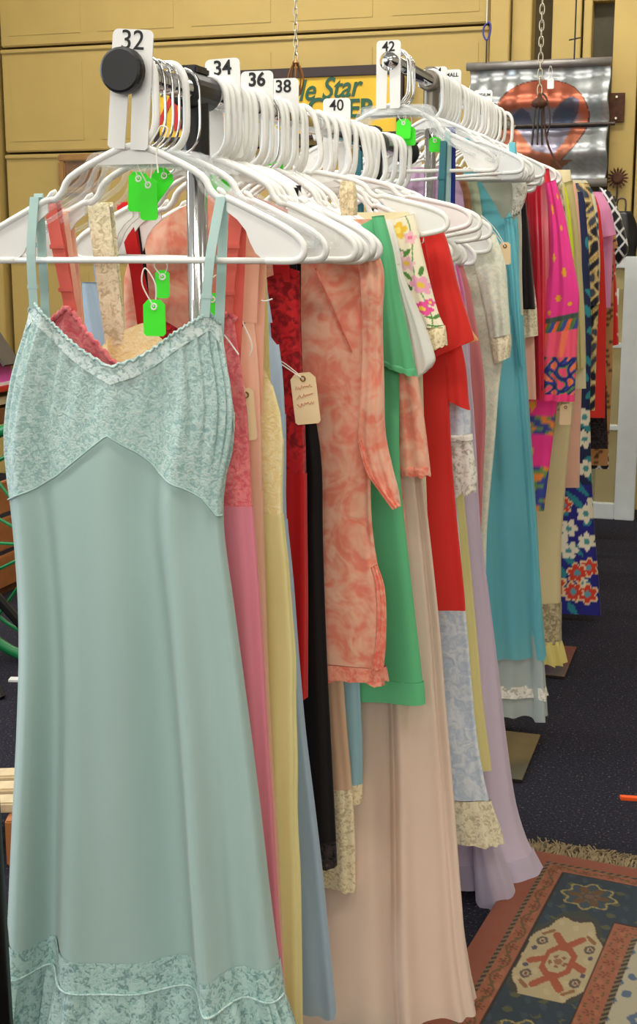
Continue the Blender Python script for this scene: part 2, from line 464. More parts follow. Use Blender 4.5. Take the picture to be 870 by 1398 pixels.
# ------------------------------------------------------------------ garment racks
XR = -.67
Z1, Z2, Z3 = 1.385, 1.55, 1.43
XR3 = -.70
RR = .0135
def rack(Y0, Y1, posts, z, label, xr=None, foot=.27, caps=(1, 1), jm=None):
    jm = jm or M['black']
    xr = XR if xr is None else xr
    e = empty('garment_rack', (xr, posts[0], 0), label, 'garment rack', 'garment racks end to end')
    oy = posts[0]
    MB().sweep([(0, Y0-oy, z), (0, Y1-oy, z)], RR, 16).build('rail', M['chrome'], e, smooth=True)
    for s, y in ((-1, Y0), (1, Y1)):
        if not caps[0 if s < 0 else 1]: continue
        MB().lathe([(.022, 0), (.0245, .0015), (.0255, .006), (.0255, .014), (.0225, .018)] if s < 0 else [(.0225, -.018), (.0255, -.014), (.0255, -.006), (.0245, -.0015), (.022, 0)],
                   (0, y-oy-(.018 if s < 0 else -.018), z), 'y', 28).build('end_cap', M['black'], e, smooth=False)
    for y in posts:
        MB().sweep([(0, y-oy, .008), (0, y-oy, z-.06)], .0135, 16).build('post', M['chrome'], e, smooth=True)
        MB().sweep([(0, y-oy, z-.085), (0, y-oy, z-.012)], .0175, 16).build('post_sleeve', jm, e, smooth=False)
        j = MB().sweep([(0, y-oy-.036, z), (0, y-oy-.034, z), (0, y-oy+.034, z), (0, y-oy+.036, z)], [.019, .0225, .0225, .019], 20).build('joint', jm, e)
        MB().box(-.012, .012, y-oy-.022, y-oy+.022, z+.018, z+.03).build('clamp', jm, j, bevel=.003)
        MB().box(-foot, foot, y-oy-.15, y-oy+.15, .001, .009).build('base_plate', M['steel'], e, bevel=.001)
    MB().sweep([(0, posts[0]-oy, .12), (0, posts[1]-oy, .12)], .0125, 12).build('lower_bar', M['chrome'], e, smooth=True)
    return e
rack(1.415, 2.745, (1.615, 2.485), Z1, 'chrome clothes rack with a black end cap by the number 32 divider')
rack(2.60, 4.06, (2.97, 3.74), Z2, 'taller chrome clothes rack with the number 42 divider at its end', caps=(0, 0), jm=plain('grey_cast_metal', (128,120,108), .4, .6))
rack(4.16, 5.72, (4.5, 5.4), Z3, 'clothes rack carrying the patterned robes close to the yellow wall', XR3, .16, (0, 0))

# ------------------------------------------------------------------ size dividers
def divider(body, Y, z_top, rail_z, label, width=.049, height=.128, tsize=.026, bold=0, tilt=0, rot=0, xo=0, txs=1.0):
    """white keyhole card hung on the rail"""
    zc = z_top-.045
    e = empty('size_divider', (XR+xo, Y, zc), label, 'size divider', 'numbered size dividers')
    e.rotation_euler = (0, tilt, rot)
    hw_ = width/2; zt = .045; zb = zt-height; rc = .007; r = .0185; sl = .0022
    pts = []
    for cx_, cz_, a0 in ((hw_-rc, zt-rc, 0), (-hw_+rc, zt-rc, 90)):
        for k in range(5): a = R_(a0+k*22.5); pts.append((cx_+rc*math.cos(a), cz_+rc*math.sin(a)))
    pts += [(-hw_, zb+.003), (-hw_+.003, zb), (-sl-.0015, zb)]
    a0 = math.asin(sl/r)
    zl = rail_z-zc if abs(rail_z-zc) < .022 else 0
    zl = max(-.014, min(.008, zl))
    for k in range(25):
        a = -math.pi/2-a0-(2*math.pi-2*a0)*k/24
        pts.append((r*.98*math.cos(a), zl+r*math.sin(a)))
    pts += [(sl+.0015, zb), (hw_-.003, zb), (hw_, zb+.003)]
    MB().plate(pts, -.0008, .0008).build('card', M['card'], e)
    text_obj('number', body, tsize, M['ink'], e, (0, -.0012, .0325), (R_(90), 0, 0), bold=bold, sx=txs)
    return e
for body, px, py, Y, zr, lab, kw in [
    ('32', 178, 40, 1.421, Z1, 'white plastic size divider reading 32 behind the black end cap', dict(tilt=R_(5), width=.05, height=.13, tsize=.03)),
    ('34', 305, 80, 1.70, Z1, 'white plastic size divider reading 34 behind the black rack joint', dict(bold=.0005, tilt=R_(-2))),
    ('36', 351, 97, 1.85, Z1, 'white plastic size divider reading 36 among the hanger hooks', dict(bold=.0008)),
    ('38', 387, 107, 1.975, Z1, 'white plastic size divider reading 38 half hidden by the 36 one', dict(bold=.0004)),
    ('40', 460, 134, 2.25, Z1, 'white plastic size divider reading 40 below the painted yellow sign', dict(bold=.0002)),
    ('42', 531, 55, 2.622, Z2, 'white plastic size divider reading 42 at the end of the taller rack', dict(bold=.0004)),
    ('44', 596, 91, 3.02, Z2, 'white plastic size divider reading 44 on the taller rack', dict(bold=.0002)),
    ('SMALL', 616, 95, 3.17, Z2, 'white plastic size divider reading SMALL on the taller rack', dict(tsize=.0125, bold=.0003)),
    ('MEDIUM', 660, 123, 3.57, Z2, 'white plastic size divider reading MEDIUM on the taller rack', dict(tsize=.0105, bold=.0002))]:
    x, z = P(px, py, Y)
    divider(body, Y, z, zr, lab, xo=x-XR, **kw)

# ------------------------------------------------------------------ hangers
def hanger_meshes(m, flat=False):
    r = .0042 if not flat else .0036
    hk = [(.004, 0, -.082), (.018, 0, -.074), (.0275, 0, -.056), (.0285, 0, -.02), (.0265, 0, .004), (.0155, 0, .0185), (0, 0, .0205), (-.0145, 0, .0175), (-.0215, 0, .004), (-.021, 0, -.012)]
    hook = MB().sweep(smooth_path(hk, 4), r*1.12 if not flat else .0016, 8).mesh('hook', m if not flat else M['chrome'], True)
    half = [(0, -.079), (.045, -.094), (.083, -.114), (.0935, -.130), (.104, -.1385), (.113, -.139), (.15, -.156), (.187, -.175), (.2035, -.19), (.2035, -.203), (.192, -.2085), (.16, -.2085)]
    if flat: half = [(0, -.084), (.055, -.087), (.068, -.094), (.078, -.115), (.1, -.131), (.13, -.148), (.175, -.166), (.198, -.176), (.204, -.184), (.2, -.192), (.185, -.186)]
    fr = MB()
    if flat:
        path = [(-x, 0, z) for x, z in half[::-1]]+[(x, 0, z) for x, z in half[1:]]
        fr.sweep(smooth_path(path, 3), r, 8)
        path2 = [(x*.93, 0, z-.014) for x, _, z in path if abs(x) < .185]
        fr.sweep(smooth_path(path2, 3), r*.8, 6)
    else:
        path = [(-x, 0, z) for x, z in half[::-1]]+[(x, 0, z) for x, z in half[1:]]
        fr.sweep(smooth_path(path, 3), r, 8)
        for s in (-1, 1):   # strap notch lip
            fr.sweep([(s*.113, 0, -.139), (s*.107, 0, -.131), (s*.102, 0, -.1285)], [r*.9, r*.8, r*.6], 6)
    frame = fr.mesh('shoulder_frame', m, True)
    bar = None; pl = None
    if not flat:
        bar = MB().sweep([(-.17, 0, -.2085), (.17, 0, -.2085)], .0036, 8).mesh('trouser_bar', m, True)
        pl = []
        for s in (-1, 1):
            inner = [(.158, -.2085), (.1475, -.200), (.141, -.188), (.136, -.175), (.126, -.163), (.113, -.1535)]
            poly = [(.113, -.139), (.15, -.156), (.187, -.175), (.2035, -.19), (.2035, -.203), (.192, -.2085)]+inner
            pl.append(MB().plate([(s*x, z) for x, z in poly], -.0013, .0013).mesh('end_plate', m))
    gus = MB().plate([(0, -.079), (.05, -.096), (.05, -.1), (-.05, -.1), (-.05, -.096)] if not flat else [(-.06, -.088), (.06, -.088), (.066, -.1), (-.066, -.1)], -.001, .001).mesh('gusset', m)
    return hook, frame, bar, pl, gus
HM = {'white': hanger_meshes(M['white']), 'clear': hanger_meshes(M['clear'], True)}
def hanger(Y, zr, label, kind='white', roll=0, rot=0, group='hangers on the racks', sx=1.0):
    e = empty('clothes_hanger', (XR if zr != Z3 else XR3, Y, zr), label, 'hanger', group)
    e.rotation_euler = (0, roll, rot); e.scale = (sx, 1, 1)
    hook, frame, bar, pl, gus = HM[kind]
    link(hook, 'hook', e); link(frame, 'shoulder_frame', e)
    if bar: link(bar, 'trouser_bar', e)
    for q in pl or []: link(q, 'end_plate', e)
    link(gus, 'gusset', e)
    return e

# ------------------------------------------------------------------ garments
class Garment:
    def __init__(s, name, label, cat, Y, Rt, Lt=None, bf=(.012, .022), bb=(.012, .022), amp=(.002, .012), k=7, seed=1, group=None, base=None, xfold=.5, pw=1, lean=0):
        s.Y = Y
        pr = sorted([(P(px, py, Y)[1], P(px, py, Y)[0]) for px, py in Rt])
        s.rz = np.array([p[0] for p in pr]); s.rx = np.array([p[1] for p in pr])
        if Lt:
            pl = sorted([(P(px, py, Y)[1], P(px, py, Y)[0]) for px, py in Lt])
            s.lz = np.array([p[0] for p in pl]); s.lx = np.array([p[1] for p in pl])
        else: s.lz = s.rz; s.lx = 2*XR-s.rx
        s.z0 = s.rz[0]; s.z1 = s.rz[-1]; s.bf = bf; s.bb = bb; s.amp = amp; s.xfold = xfold; s.pw = pw; s.lean = lean
        rnd = random.Random(seed)
        s.comp = [(k*f+rnd.choice((0, 1, 0)), rnd.uniform(0, 6.28), rnd.uniform(-1.6, 1.6), wt) for f, wt in ((1, 1), (1.7, .6), (2.6, .35))]
        s.comp = [(int(round(a)), b, c_, d) for a, b, c_, d in s.comp]
        s.root = empty(name, (XR, Y, max(0, s.z0)), label, cat, group)
    def edges(s, z):
        def sm(z, zz, xx):
            h = .03
            return (np.interp(z-h, zz, xx)+np.interp(z, zz, xx)*2+np.interp(z+h, zz, xx))/4
        return sm(z, s.lz, s.lx), sm(z, s.rz, s.rx)
    def zpx(s, px, py): return P(px, py, s.Y)[1]
    def point(s, u, z, off=0, flare=0):
        l, r = s.edges(z); a = (r-l)/2; xc = (l+r)/2
        f = min(1, max(0, (s.z1-z)/(s.z1-s.z0+1e-6)))
        fp = f**s.pw; bf = s.bf[0]+(s.bf[1]-s.bf[0])*fp; bb_ = s.bb[0]+(s.bb[1]-s.bb[0])*fp
        A = s.amp[0]+(s.amp[1]-s.amp[0])*f
        c_, sn = math.cos(u), math.sin(u)
        d = sum(wt*math.sin(k*u+ph+q*z*2) for k, ph, q, wt in s.comp)
        bY = bf if sn > 0 else bb_
        x = xc+(a+off)*math.copysign(abs(c_)**.85, c_)+A*s.xfold*d*c_*c_*.5 - A*s.xfold*.6*math.sin(2*u)*math.cos(s.comp[0][0]*u+s.comp[0][1])
        y = -(bY+off)*math.copysign(abs(sn)**.7, sn)-A*d*(abs(sn)**.6)*(.75 if sn > 0 else -.5)-s.lean*fp
        return x, y, z
    def surf(s, part, m, zt, zb, nu=96, nv=36, off=0, ruffle=None, colf=None, parent=None, wave=0, u0=0, u1=2*math.pi, gather=None):
        vs = []; cs = []
        full = abs((u1-u0)-2*math.pi) < 1e-6
        n = nu if full else nu+1
        L = s.root.location
        for i in range(nv+1):
            t = i/nv
            for j in range(n):
                u = u0+(u1-u0)*j/nu
                front = math.sin(u) > 0
                def ev(fn):
                    if not callable(fn): return fn
                    z = .5*(s.z0+s.z1)
                    for _ in range(4):
                        z = fn(s.point(u, z)[0], front)
                    return z
                za, zb_ = ev(zt), ev(zb)
                zb_ += wave*math.sin(9*u+1.3)*.6+wave*math.sin(23*u)*.4
                z = za+(zb_-za)*t
                o = off
                if ruffle: o += ruffle[0]*(t**.6)*math.sin(ruffle[1]*u+.7*math.sin(3*u))+ruffle[2]*t
                if gather: o += gather[0]*math.sin(gather[1]*u+1.2*math.sin(2*u)+6*(z-s.z1))*math.sin(math.pi*min(1, .15+t))*(.35+.65*abs(math.cos(u)))
                x, y, z = s.point(u, z, o)
                vs.append((x-L.x, y, z-L.z))
                if colf: cs.append(lin(colf(x, z, u)))
        fs = []
        for i in range(nv):
            for j in range(nu):
                j2 = (j+1) % n
                fs.append((i*n+j, i*n+j2, (i+1)*n+j2, (i+1)*n+j))
        me = bpy.data.meshes.new(part); me.from_pydata(vs, [], fs); me.shade_smooth(); me.materials.append(m)
        if colf:
            a = me.color_attributes.new('Col', 'FLOAT_COLOR', 'POINT')
            a.data.foreach_set('color', np.array([c_+(1,) for c_ in cs], dtype=np.float32).ravel())
        return link(me, part, parent or s.root)
    def panel(s, part, m, rows, d=.014, dy=0, nu=28, nv=30, fold=.004, k=5, seed=0, colf=None, parent=None, open_end=True, dy_end=None, scallop=0):
        """sleeve or loose panel: rows of (left px, left py, right px, right py) on the plane Y+dy"""
        Yp = s.Y+dy; L = s.root.location
        W = [P(a, b_, Yp)+P(c_, d_, Yp) for a, b_, c_, d_ in rows]
        ns = 22 if colf else 8
        A = smooth_path([(q[0], 0, q[1]) for q in W], ns); B = smooth_path([(q[2], 0, q[3]) for q in W], ns)
        rnd = random.Random(seed); ph = rnd.uniform(0, 6); nr = len(A)
        vs = []; cs = []
        for i in range(nr):
            t = i/(nr-1)
            dd = d*(.55+.45*min(1, t*3))
            yy = dy+((dy_end-dy)*t if dy_end is not None else 0)
            for j in range(nu):
                u = 2*math.pi*j/nu; c_, sn = math.cos(u), math.sin(u)
                p = A[i].lerp(B[i], .5+.5*c_)
                fy = fold*(.3+.7*t)*math.sin(k*c_*1.6+ph+t*1.5)
                zz = p.z
                if scallop and i == nr-1: zz += scallop*math.sin(c_*16)
                vs.append((p.x-L.x, yy-dd*math.copysign(abs(sn)**.8, sn)-fy*abs(sn), zz-L.z))
                if colf: cs.append(lin(colf(.5+.5*c_, t, u, p.x, p.z)))
        fs = [(i*nu+j, i*nu+(j+1) % nu, (i+1)*nu+(j+1) % nu, (i+1)*nu+j) for i in range(nr-1) for j in range(nu)]
        fs.append(tuple(range(nu)))
        me = bpy.data.meshes.new(part); me.from_pydata(vs, [], fs); me.shade_smooth(); me.materials.append(m)
        if colf:
            a = me.color_attributes.new('Col', 'FLOAT_COLOR', 'POINT')
            a.data.foreach_set('color', np.array([c_+(1,) for c_ in cs], dtype=np.float32).ravel())
        return link(me, part, parent or s.root)
    def strap(s, m, top, bot, w=.0105, zb_back=None, slider=None, yf=None):
        """ribbon from the bodice up over the hanger arm and down the back; top/bot in px on the plane Y"""
        xt, zt = P(*top, s.Y); xb, zb = P(*bot, s.Y); L = s.root.location
        yf = yf if yf is not None else -s.bf[0]*.7
        zb2 = zb if zb_back is None else zb_back
        pts = [(xb, yf, zb), ((xb+xt)/2, yf*.9-.002, (zb+zt)/2), (xt, -.007, zt-.004), (xt, -.004, zt+.002), (xt, .004, zt+.002), (xt, .007, zt-.004), ((xb+xt)/2, .009, (zb2+zt)/2), (xb, .009, zb2)]
        pts = smooth_path(pts, 5)
        vs = []
        for p in pts:
            for dx, dy in ((-w/2, 0), (w/2, 0), (w/2, .0014), (-w/2, .0014)):
                vs.append((p.x+dx-L.x, p.y+dy*(1 if p.y < 0 else -1), p.z-L.z))
        fs = [(i*4+j, i*4+(j+1) % 4, (i+1)*4+(j+1) % 4, (i+1)*4+j) for i in range(len(pts)-1) for j in range(4)]
        me = bpy.data.meshes.new('strap'); me.from_pydata(vs, [], fs); me.materials.append(m)
        o = link(me, 'strap', s.root)
        if slider:
            for q in slider:
                x = xt+(xb-xt)*q; z = zt+(zb-zt)*q; y = -.008+(yf+.008)*q-.0025
                MB().box(x-w*.62-L.x, x+w*.62-L.x, y-.001, y+.001, z-.0028-L.z, z+.0028-L.z).build('slider', m, o, bevel=.0007)
        return o

def pline(pts, Y):
    """polyline in photo pixels -> z as a function of x on plane Y"""
    w_ = sorted(P(a, b_, Y) for a, b_ in pts); X = [p[0] for p in w_]; Zs = [p[1] for p in w_]
    return lambda x: float(np.interp(x, X, Zs))

# cloth colours
aqua = cloth('aqua_nylon', (176,203,199), .55, .3, spec=.3, trans=.12)
aqua_lace = lace('aqua_lace', (164,198,196), (194,216,211), 150, .84, 1, .5)
aqua_net = lace('aqua_ruffle_lace', (152,192,190), (184,214,209), 120, .62, .95, .48)
coral = lace('coral_lace', (226,100,110), (240,134,134), 95, 1, 1, .5)
pinks = cloth('pink_nylon', (244,150,166), .5, .3, spec=.3)
corals = cloth('coral_strap', (236,118,104), .6)
peach = cloth('peach_nylon', (250,200,172), .55)
yellow = cloth('lemon_nylon', (254,243,176), .5, spec=.35)
yellowb = lace('lemon_lace', (246,226,160), (250,238,186), 90, 1, 1, .5)
blue = cloth('powder_blue_nylon', (182,206,226), .55)
redn = cloth('red_nylon', (214,36,38), .5)
redlace = lace('dark_red_lace', (130,10,20), (196,30,36), 60, 1, 1, .5)
blackc = cloth('black_nylon', (20,17,19), .6, trans=0)
blacklace = lace('black_lace', (16,14,15), (52,42,40), 110, .85, 1, .5)
salmon = lace('salmon_lace', (236,138,114), (242,186,158), 22, 1, 1, .5, dist=1.8, soft=.14)
salmond = lace('salmon_lace_trim', (232,122,100), (240,160,134), 60, 1, 1, .5)
green = cloth('jade_green_crepe', (112,208,150), .7, .2, var=.03)
tulle = cloth('peach_tulle', (240,218,200), .8, .3, alpha=.93, trans=.3)
beige = cloth('beige_nylon', (232,194,160), .55)
beigelace = lace('cream_lace_hem', (226,206,164), (240,224,186), 110, .7, 1, .5)
paleblue = cloth('pale_aqua_nylon', (164,206,218), .55)
whitesat = cloth('white_satin', (248,250,242), .35, spec=.5)
redd = cloth('scarlet_crepe', (234,58,50), .65, var=.03)
pblace = lace('pale_blue_lace', (196,210,228), (224,232,240), 50, 1, 1, .5)
whitelace = lace('white_lace', (214,206,190), (244,240,228), 70, .6, 1, .47)
creamlace = lace('ivory_lace', (220,208,172), (240,230,198), 100, .75, 1, .48)
paleyel = cloth('pale_yellow_nylon', (238,226,158), .6)
lav = cloth('lavender_nylon', (218,202,222), .6)
lavh = cloth('lavender_sheer', (214,202,222), .6, alpha=.85)
hotp = cloth('hot_pink_sheer', (244,120,190), .6, alpha=.9)
mint = lace('mint_brocade', (216,222,204), (234,234,212), 70, 1, 1, .5)
turq = cloth('turquoise_chiffon', (122,206,218), .65, var=.05)
turqs = cloth('turquoise_sheer', (130,210,220), .65, alpha=.8)
whsheer = cloth('white_sheer', (206,216,214), .7, alpha=.85)
creamc = cloth('cream_crepe', (240,228,190), .7)
ivory = cloth('ivory_crepe', (242,226,176), .7)
satinr = cloth('crimson_satin', (214,30,56), .28, .2, spec=.7, trans=.05)
palepk = cloth('pale_pink_crepe', (246,198,174), .7)
pinktee = cloth('pink_jersey', (244,166,208), .7)
tealc = cloth('teal_nylon', (70,130,140), .6)
royal = cloth('royal_blue_satin', (36,56,150), .4)
aq2 = cloth('pale_aqua_satin', (192,220,216), .45)
lilac = cloth('lilac_nylon', (216,180,212), .6)
tan = cloth('tan_nylon', (170,120,84), .6)

G = []
def reg(g, short, zr, roll=0, rot=0, kind='white', sx=1.0):
    G.append((g.Y, short, zr))
    hanger(g.Y, zr, '%s plastic hanger carrying the %s' % (kind, short), kind, R_(roll), R_(rot), sx=sx)
    return g
gr1 = 'garments on the front rack'; gr2 = 'garments on the taller rack'; gr3 = 'garments on the back rack'

# 1 aqua slip
g = Garment('slip_dress', 'long aqua nylon slip with lace bodice and lace ruffle hem', 'slip', 1.43,
    [(300,400),(296,440),(304,480),(318,555),(312,620),(300,680),(303,740),(312,800),(325,900),(338,1000),(350,1100),(361,1200),(372,1290),(380,1345),(388,1398),(396,1480)],
    [(52,400),(44,440),(30,480),(14,555),(8,620),(18,680),(24,740),(30,820),(31,900),(28,1000),(23,1100),(19,1200),(16,1290),(13,1345),(12,1398),(10,1480)],
    bf=(.030, .070), bb=(.014, .02), amp=(.004, .042), k=6, seed=12, group=gr1, xfold=.25)
g.comp = [(8, .4, .35, 1), (13, 2.2, -.3, .42), (3, 1.0, 0, .3)]
neck = pline([(20,470),(40,430),(58,412),(75,425),(100,452),(130,475),(170,498),(200,488),(240,462),(270,440),(291,426),(300,440),(322,500)], 1.43)
backn = g.zpx(165, 560)
seam = pline([(5,690),(18,680),(60,664),(100,642),(130,618),(168,588),(200,612),(230,640),(262,658),(285,676),(300,700),(330,712)], 1.43)
zt = lambda x, f: neck(x) if f else backn
zs = lambda x, f: seam(x) if f else g.zpx(165, 660)
g.surf('bodice', aqua_lace, zt, zs, nv=36, nu=200, gather=(.0042, 30))
g.surf('neck_lace', lace('aqua_edge_lace', (186,212,209), (216,230,226), 120, .6, 1, .48), lambda x, f: zt(x, f)+.002, lambda x, f: zt(x, f)-.020, nv=8, nu=200, off=.0025)
hem1 = g.zpx(200, 1283); hem2 = g.zpx(200, 1318); hem3 = g.zpx(200, 1470)
g.surf('skirt', aqua, zs, hem1, nv=60, nu=160)
g.surf('lace_band', aqua_net, hem1+.004, hem2-.002, nv=8, nu=160, off=.002)
g.surf('ruffle', aqua_net, hem2+.002, hem3, nv=20, nu=260, off=.002, ruffle=(.014, 36, .018), wave=.006)
# scalloped neckline edging and seam piping
def edge_line(g, fn, part, m, r, dz=0, wav=0, off=.002, u0=.02, u1=3.12, n=150, wk=60):
    pts = []; L = g.root.location
    for i in range(n+1):
        u = u0+(u1-u0)*i/n; z = .5*(g.z0+g.z1)
        for _ in range(4): z = fn(g.point(u, z)[0])
        z += dz+wav*math.sin(wk*u)
        x, y, z = g.point(u, z, off); pts.append((x-L.x, y-.001, z-L.z))
    return MB().sweep(pts, r, 6).build(part, m, g.root, smooth=True)
edge_line(g, neck, 'lace_edging', aqua_lace, .0018, 0, .0018, wk=90)
edge_line(g, seam, 'seam_piping', aqua, .0012, off=.001)
edge_line(g, lambda x: hem2, 'hem_piping', aqua_lace, .0016, off=.004)
g.strap(aq2, (50,272), (58,420), .0115, backn, (.42, .8)); g.strap(aq2, (303,272), (289,432), .0115, backn, (.5, .82))
reg(g, 'long aqua slip', Z1, rot=0)

# 2 pink slip
g = Garment('slip_dress', 'pink nylon slip with coral lace bodice and coral straps', 'slip', 1.478,
    [(316,420),(322,450),(330,500),(337,560),(341,640),(343,690),(352,800),(358,900),(363,1000),(370,1100),(378,1250),(388,1398),(392,1450)],
    [(82,420),(70,450),(55,500),(45,560),(42,640),(45,690),(48,800),(50,1000),(50,1200),(50,1398),(50,1450)], seed=21, group=gr1, bb=(.01,.016), bf=(.014,.018), amp=(.002,.006))
neck = pline([(60,450),(100,418),(125,450),(160,488),(195,524),(240,500),(280,470),(313,424),(330,450)], 1.478)
g.surf('bodice', coral, lambda x, f: neck(x) if f else g.zpx(180, 540), g.zpx(200, 682), nv=24)
g.surf('skirt', pinks, g.zpx(200, 682), g.zpx(200, 1450), nv=40, off=.001)
edge_line(g, neck, 'lace_edging', coral, .003, 0, .002)
g.strap(corals, (72,278), (102,424), .0165, g.zpx(180,540), (.4, .8)); g.strap(corals, (326,284), (312,428), .0165, g.zpx(180,540), (.36, .8))
reg(g, 'pink slip with coral lace', Z1, kind='clear', rot=2)

# 3 peach slip
g = Garment('slip_dress', 'pale peach nylon slip with wide peach straps', 'slip', 1.52,
    [(346,430),(352,470),(356,520),(358,660),(360,760),(364,900),(368,1000),(378,1150),(384,1300),(390,1398),(392,1440)], seed=31, group=gr1, bb=(.01,.016), bf=(.012,.016), amp=(.002,.005))
neck = pline([(70,520),(112,440),(150,520),(200,575),(240,580),(300,500),(345,430)], 1.52)
g.surf('bodice', peach, lambda x, f: neck(x) if f else g.zpx(180, 560), g.zpx(200, 660), nv=24)
g.surf('skirt', peach, g.zpx(200, 660), g.zpx(200, 1440), nv=40, off=.001)
g.strap(peach, (350,290), (342,440), .022, g.zpx(180,560), (.4,)); g.strap(peach, (90,292), (112,450), .014, g.zpx(180,560))
reg(g, 'pale peach slip', Z1, rot=-2)

# 4 yellow slip
g = Garment('slip_dress', 'long lemon yellow nylon gown with scalloped lace bodice', 'slip', 1.56,
    [(364,490),(374,530),(388,565),(389,600),(385,700),(393,760),(399,850),(404,900),(402,950),(405,1050),(403,1100),(408,1200),(409,1300),(410,1430)], seed=41, group=gr1, bb=(.01,.014), bf=(.012,.016), amp=(.003,.007))
neck = pline([(110,500),(160,455),(200,440),(250,480),(300,540),(360,490),(380,540)], 1.56)
g.surf('bodice', yellowb, lambda x, f: neck(x) if f else g.zpx(180, 590), g.zpx(200, 690), nv=24)
g.surf('skirt', yellow, g.zpx(200, 690), g.zpx(200, 1430), nv=50, off=.001)
g.strap(paleyel, (352,300), (362,500), .012, g.zpx(180,590)); g.strap(creamlace, (138,285), (162,470), .03, g.zpx(180,590))
reg(g, 'lemon yellow gown', Z1, kind='clear', rot=1.5)

# 5 powder blue gown (behind the post)
g = Garment('slip_dress', 'powder blue nylon slip hanging behind the chrome rack post', 'slip', 1.675,
    [(372,430),(384,470),(390,540),(391,620),(390,700),(400,790),(408,900),(417,1000),(430,1100),(442,1200),(452,1300),(461,1386)], seed=51, group=gr1, amp=(.002,.007))
neck = pline([(150,410),(160,392),(190,440),(230,520),(300,540),(360,440),(380,470)], 1.675)
g.surf('bodice', blue, lambda x, f: neck(x) if f else g.zpx(250, 560), g.zpx(250, 700), nv=20)
g.surf('skirt', blue, g.zpx(250, 700), g.zpx(460, 1386), nv=40, off=.001, wave=.004)
for q, (a, b_) in enumerate([((128,300),(140,400)), ((352,310),(370,440))]): g.strap(blue, a, b_, .009, g.zpx(250,560))
g.panel('gathered_cup', blue, [(112,385,138,385),(114,420,160,440),(118,470,185,480),(120,520,200,515)], d=.008, dy=-.012)
reg(g, 'powder blue slip', Z1, rot=-3)

# 6 red slip
g = Garment('slip_dress', 'red nylon slip with dark red lace bodice and wide red straps', 'slip', 1.718,
    [(410,360),(411,400),(412,470),(416,560),(418,640),(418,700),(419,820),(418,940)], seed=61, group=gr1, amp=(.002,.006))
neck = pline([(190,400),(215,430),(260,455),(330,430),(365,380),(400,366),(415,372)], 1.718)
g.surf('bodice', redlace, lambda x, f: neck(x) if f else g.zpx(300, 520), g.zpx(300, 640), nv=24)
g.surf('skirt', redn, g.zpx(300, 640), g.zpx(300, 940), nv=30, off=.001)
g.strap(redn, (172,282), (200,415), .020, g.zpx(300,520)); g.strap(redn, (380,300), (388,385), .022, g.zpx(300,520))
reg(g, 'red lace slip', Z1, rot=3)

# 7 black slip
g = Garment('slip_dress', 'long black nylon slip with black lace hem beside the salmon dress', 'slip', 1.758,
    [(405,480),(424,540),(434,580),(441,640),(441,720),(444,820),(447,900),(452,1000),(457,1100),(461,1182)], seed=71, group=gr1, amp=(.002,.005))
neck = pline([(190,430),(215,440),(300,540),(385,450),(420,540)], 1.758)
g.surf('bodice', blackc, lambda x, f: neck(x) if f else g.zpx(300, 560), g.zpx(300, 640), nv=20)
g.surf('skirt', blackc, g.zpx(300, 640), g.zpx(440, 1145), nv=34)
g.surf('lace_hem', blacklace, g.zpx(440, 1145), g.zpx(440, 1180), nv=6, wave=.003)
g.strap(blackc, (186,285), (204,425), .011, g.zpx(300,560)); g.strap(blackc, (404,262), (402,470), .011, g.zpx(300,560))
reg(g, 'long black slip', Z1, rot=1)

# 8 salmon lace dress with long sleeve
g = Garment('lace_dress', 'salmon lace dress with long pointed sleeve and scalloped lace hem', 'dress', 1.80,
    [(476,316),(492,324),(510,345),(520,385),(517,470),(508,560),(505,640),(507,720),(515,770),(527,830),(525,880),(524,930)], seed=81, group=gr1, amp=(.002,.007), bf=(.014,.02))
sh = pline([(170,345),(240,300),(300,285),(350,300),(410,330),(500,334),(520,350)], 1.80)
sh2 = pline([(150,355),(200,318),(250,285),(300,262),(330,262),(400,290),(470,316),(520,346)], 1.80)
g.surf('bodice', salmon, lambda x, f: sh2(x), g.zpx(450, 545), nv=30)
g.surf('skirt', salmon, g.zpx(450, 545), g.zpx(470, 905), nv=36, off=.001)
g.surf('scalloped_hem', salmond, g.zpx(470, 905), g.zpx(470, 926), nv=6, off=.004, wave=.004, ruffle=(.003, 40, .003))
g.panel('sleeve', salmon, [(486,330,512,338),(492,380,524,372),(496,450,522,440),(494,530,524,520),(489,600,526,590),(500,640,536,640),(518,668,543,668),(536,690,546,692)], d=.016, dy=-.022, fold=.006, seed=3)
g.panel('sleeve_trim', salmond, [(489,606,494,600),(500,644,507,638),(519,672,525,664),(536,696,546,690)], d=.006, dy=-.034)
g.panel('bust_dart', salmond, [(430,366,432,366),(452,420,454,420),(478,480,480,480)], d=.0015, dy=-.0172)
g.panel('hem_trim', salmond, [(506,775,515,770),(512,800,525,800),(514,840,528,840),(512,880,527,880),(506,914,524,914)], d=.003, dy=-.020, seed=2)
reg(g, 'salmon lace dress', Z1, sx=.93, rot=-2)

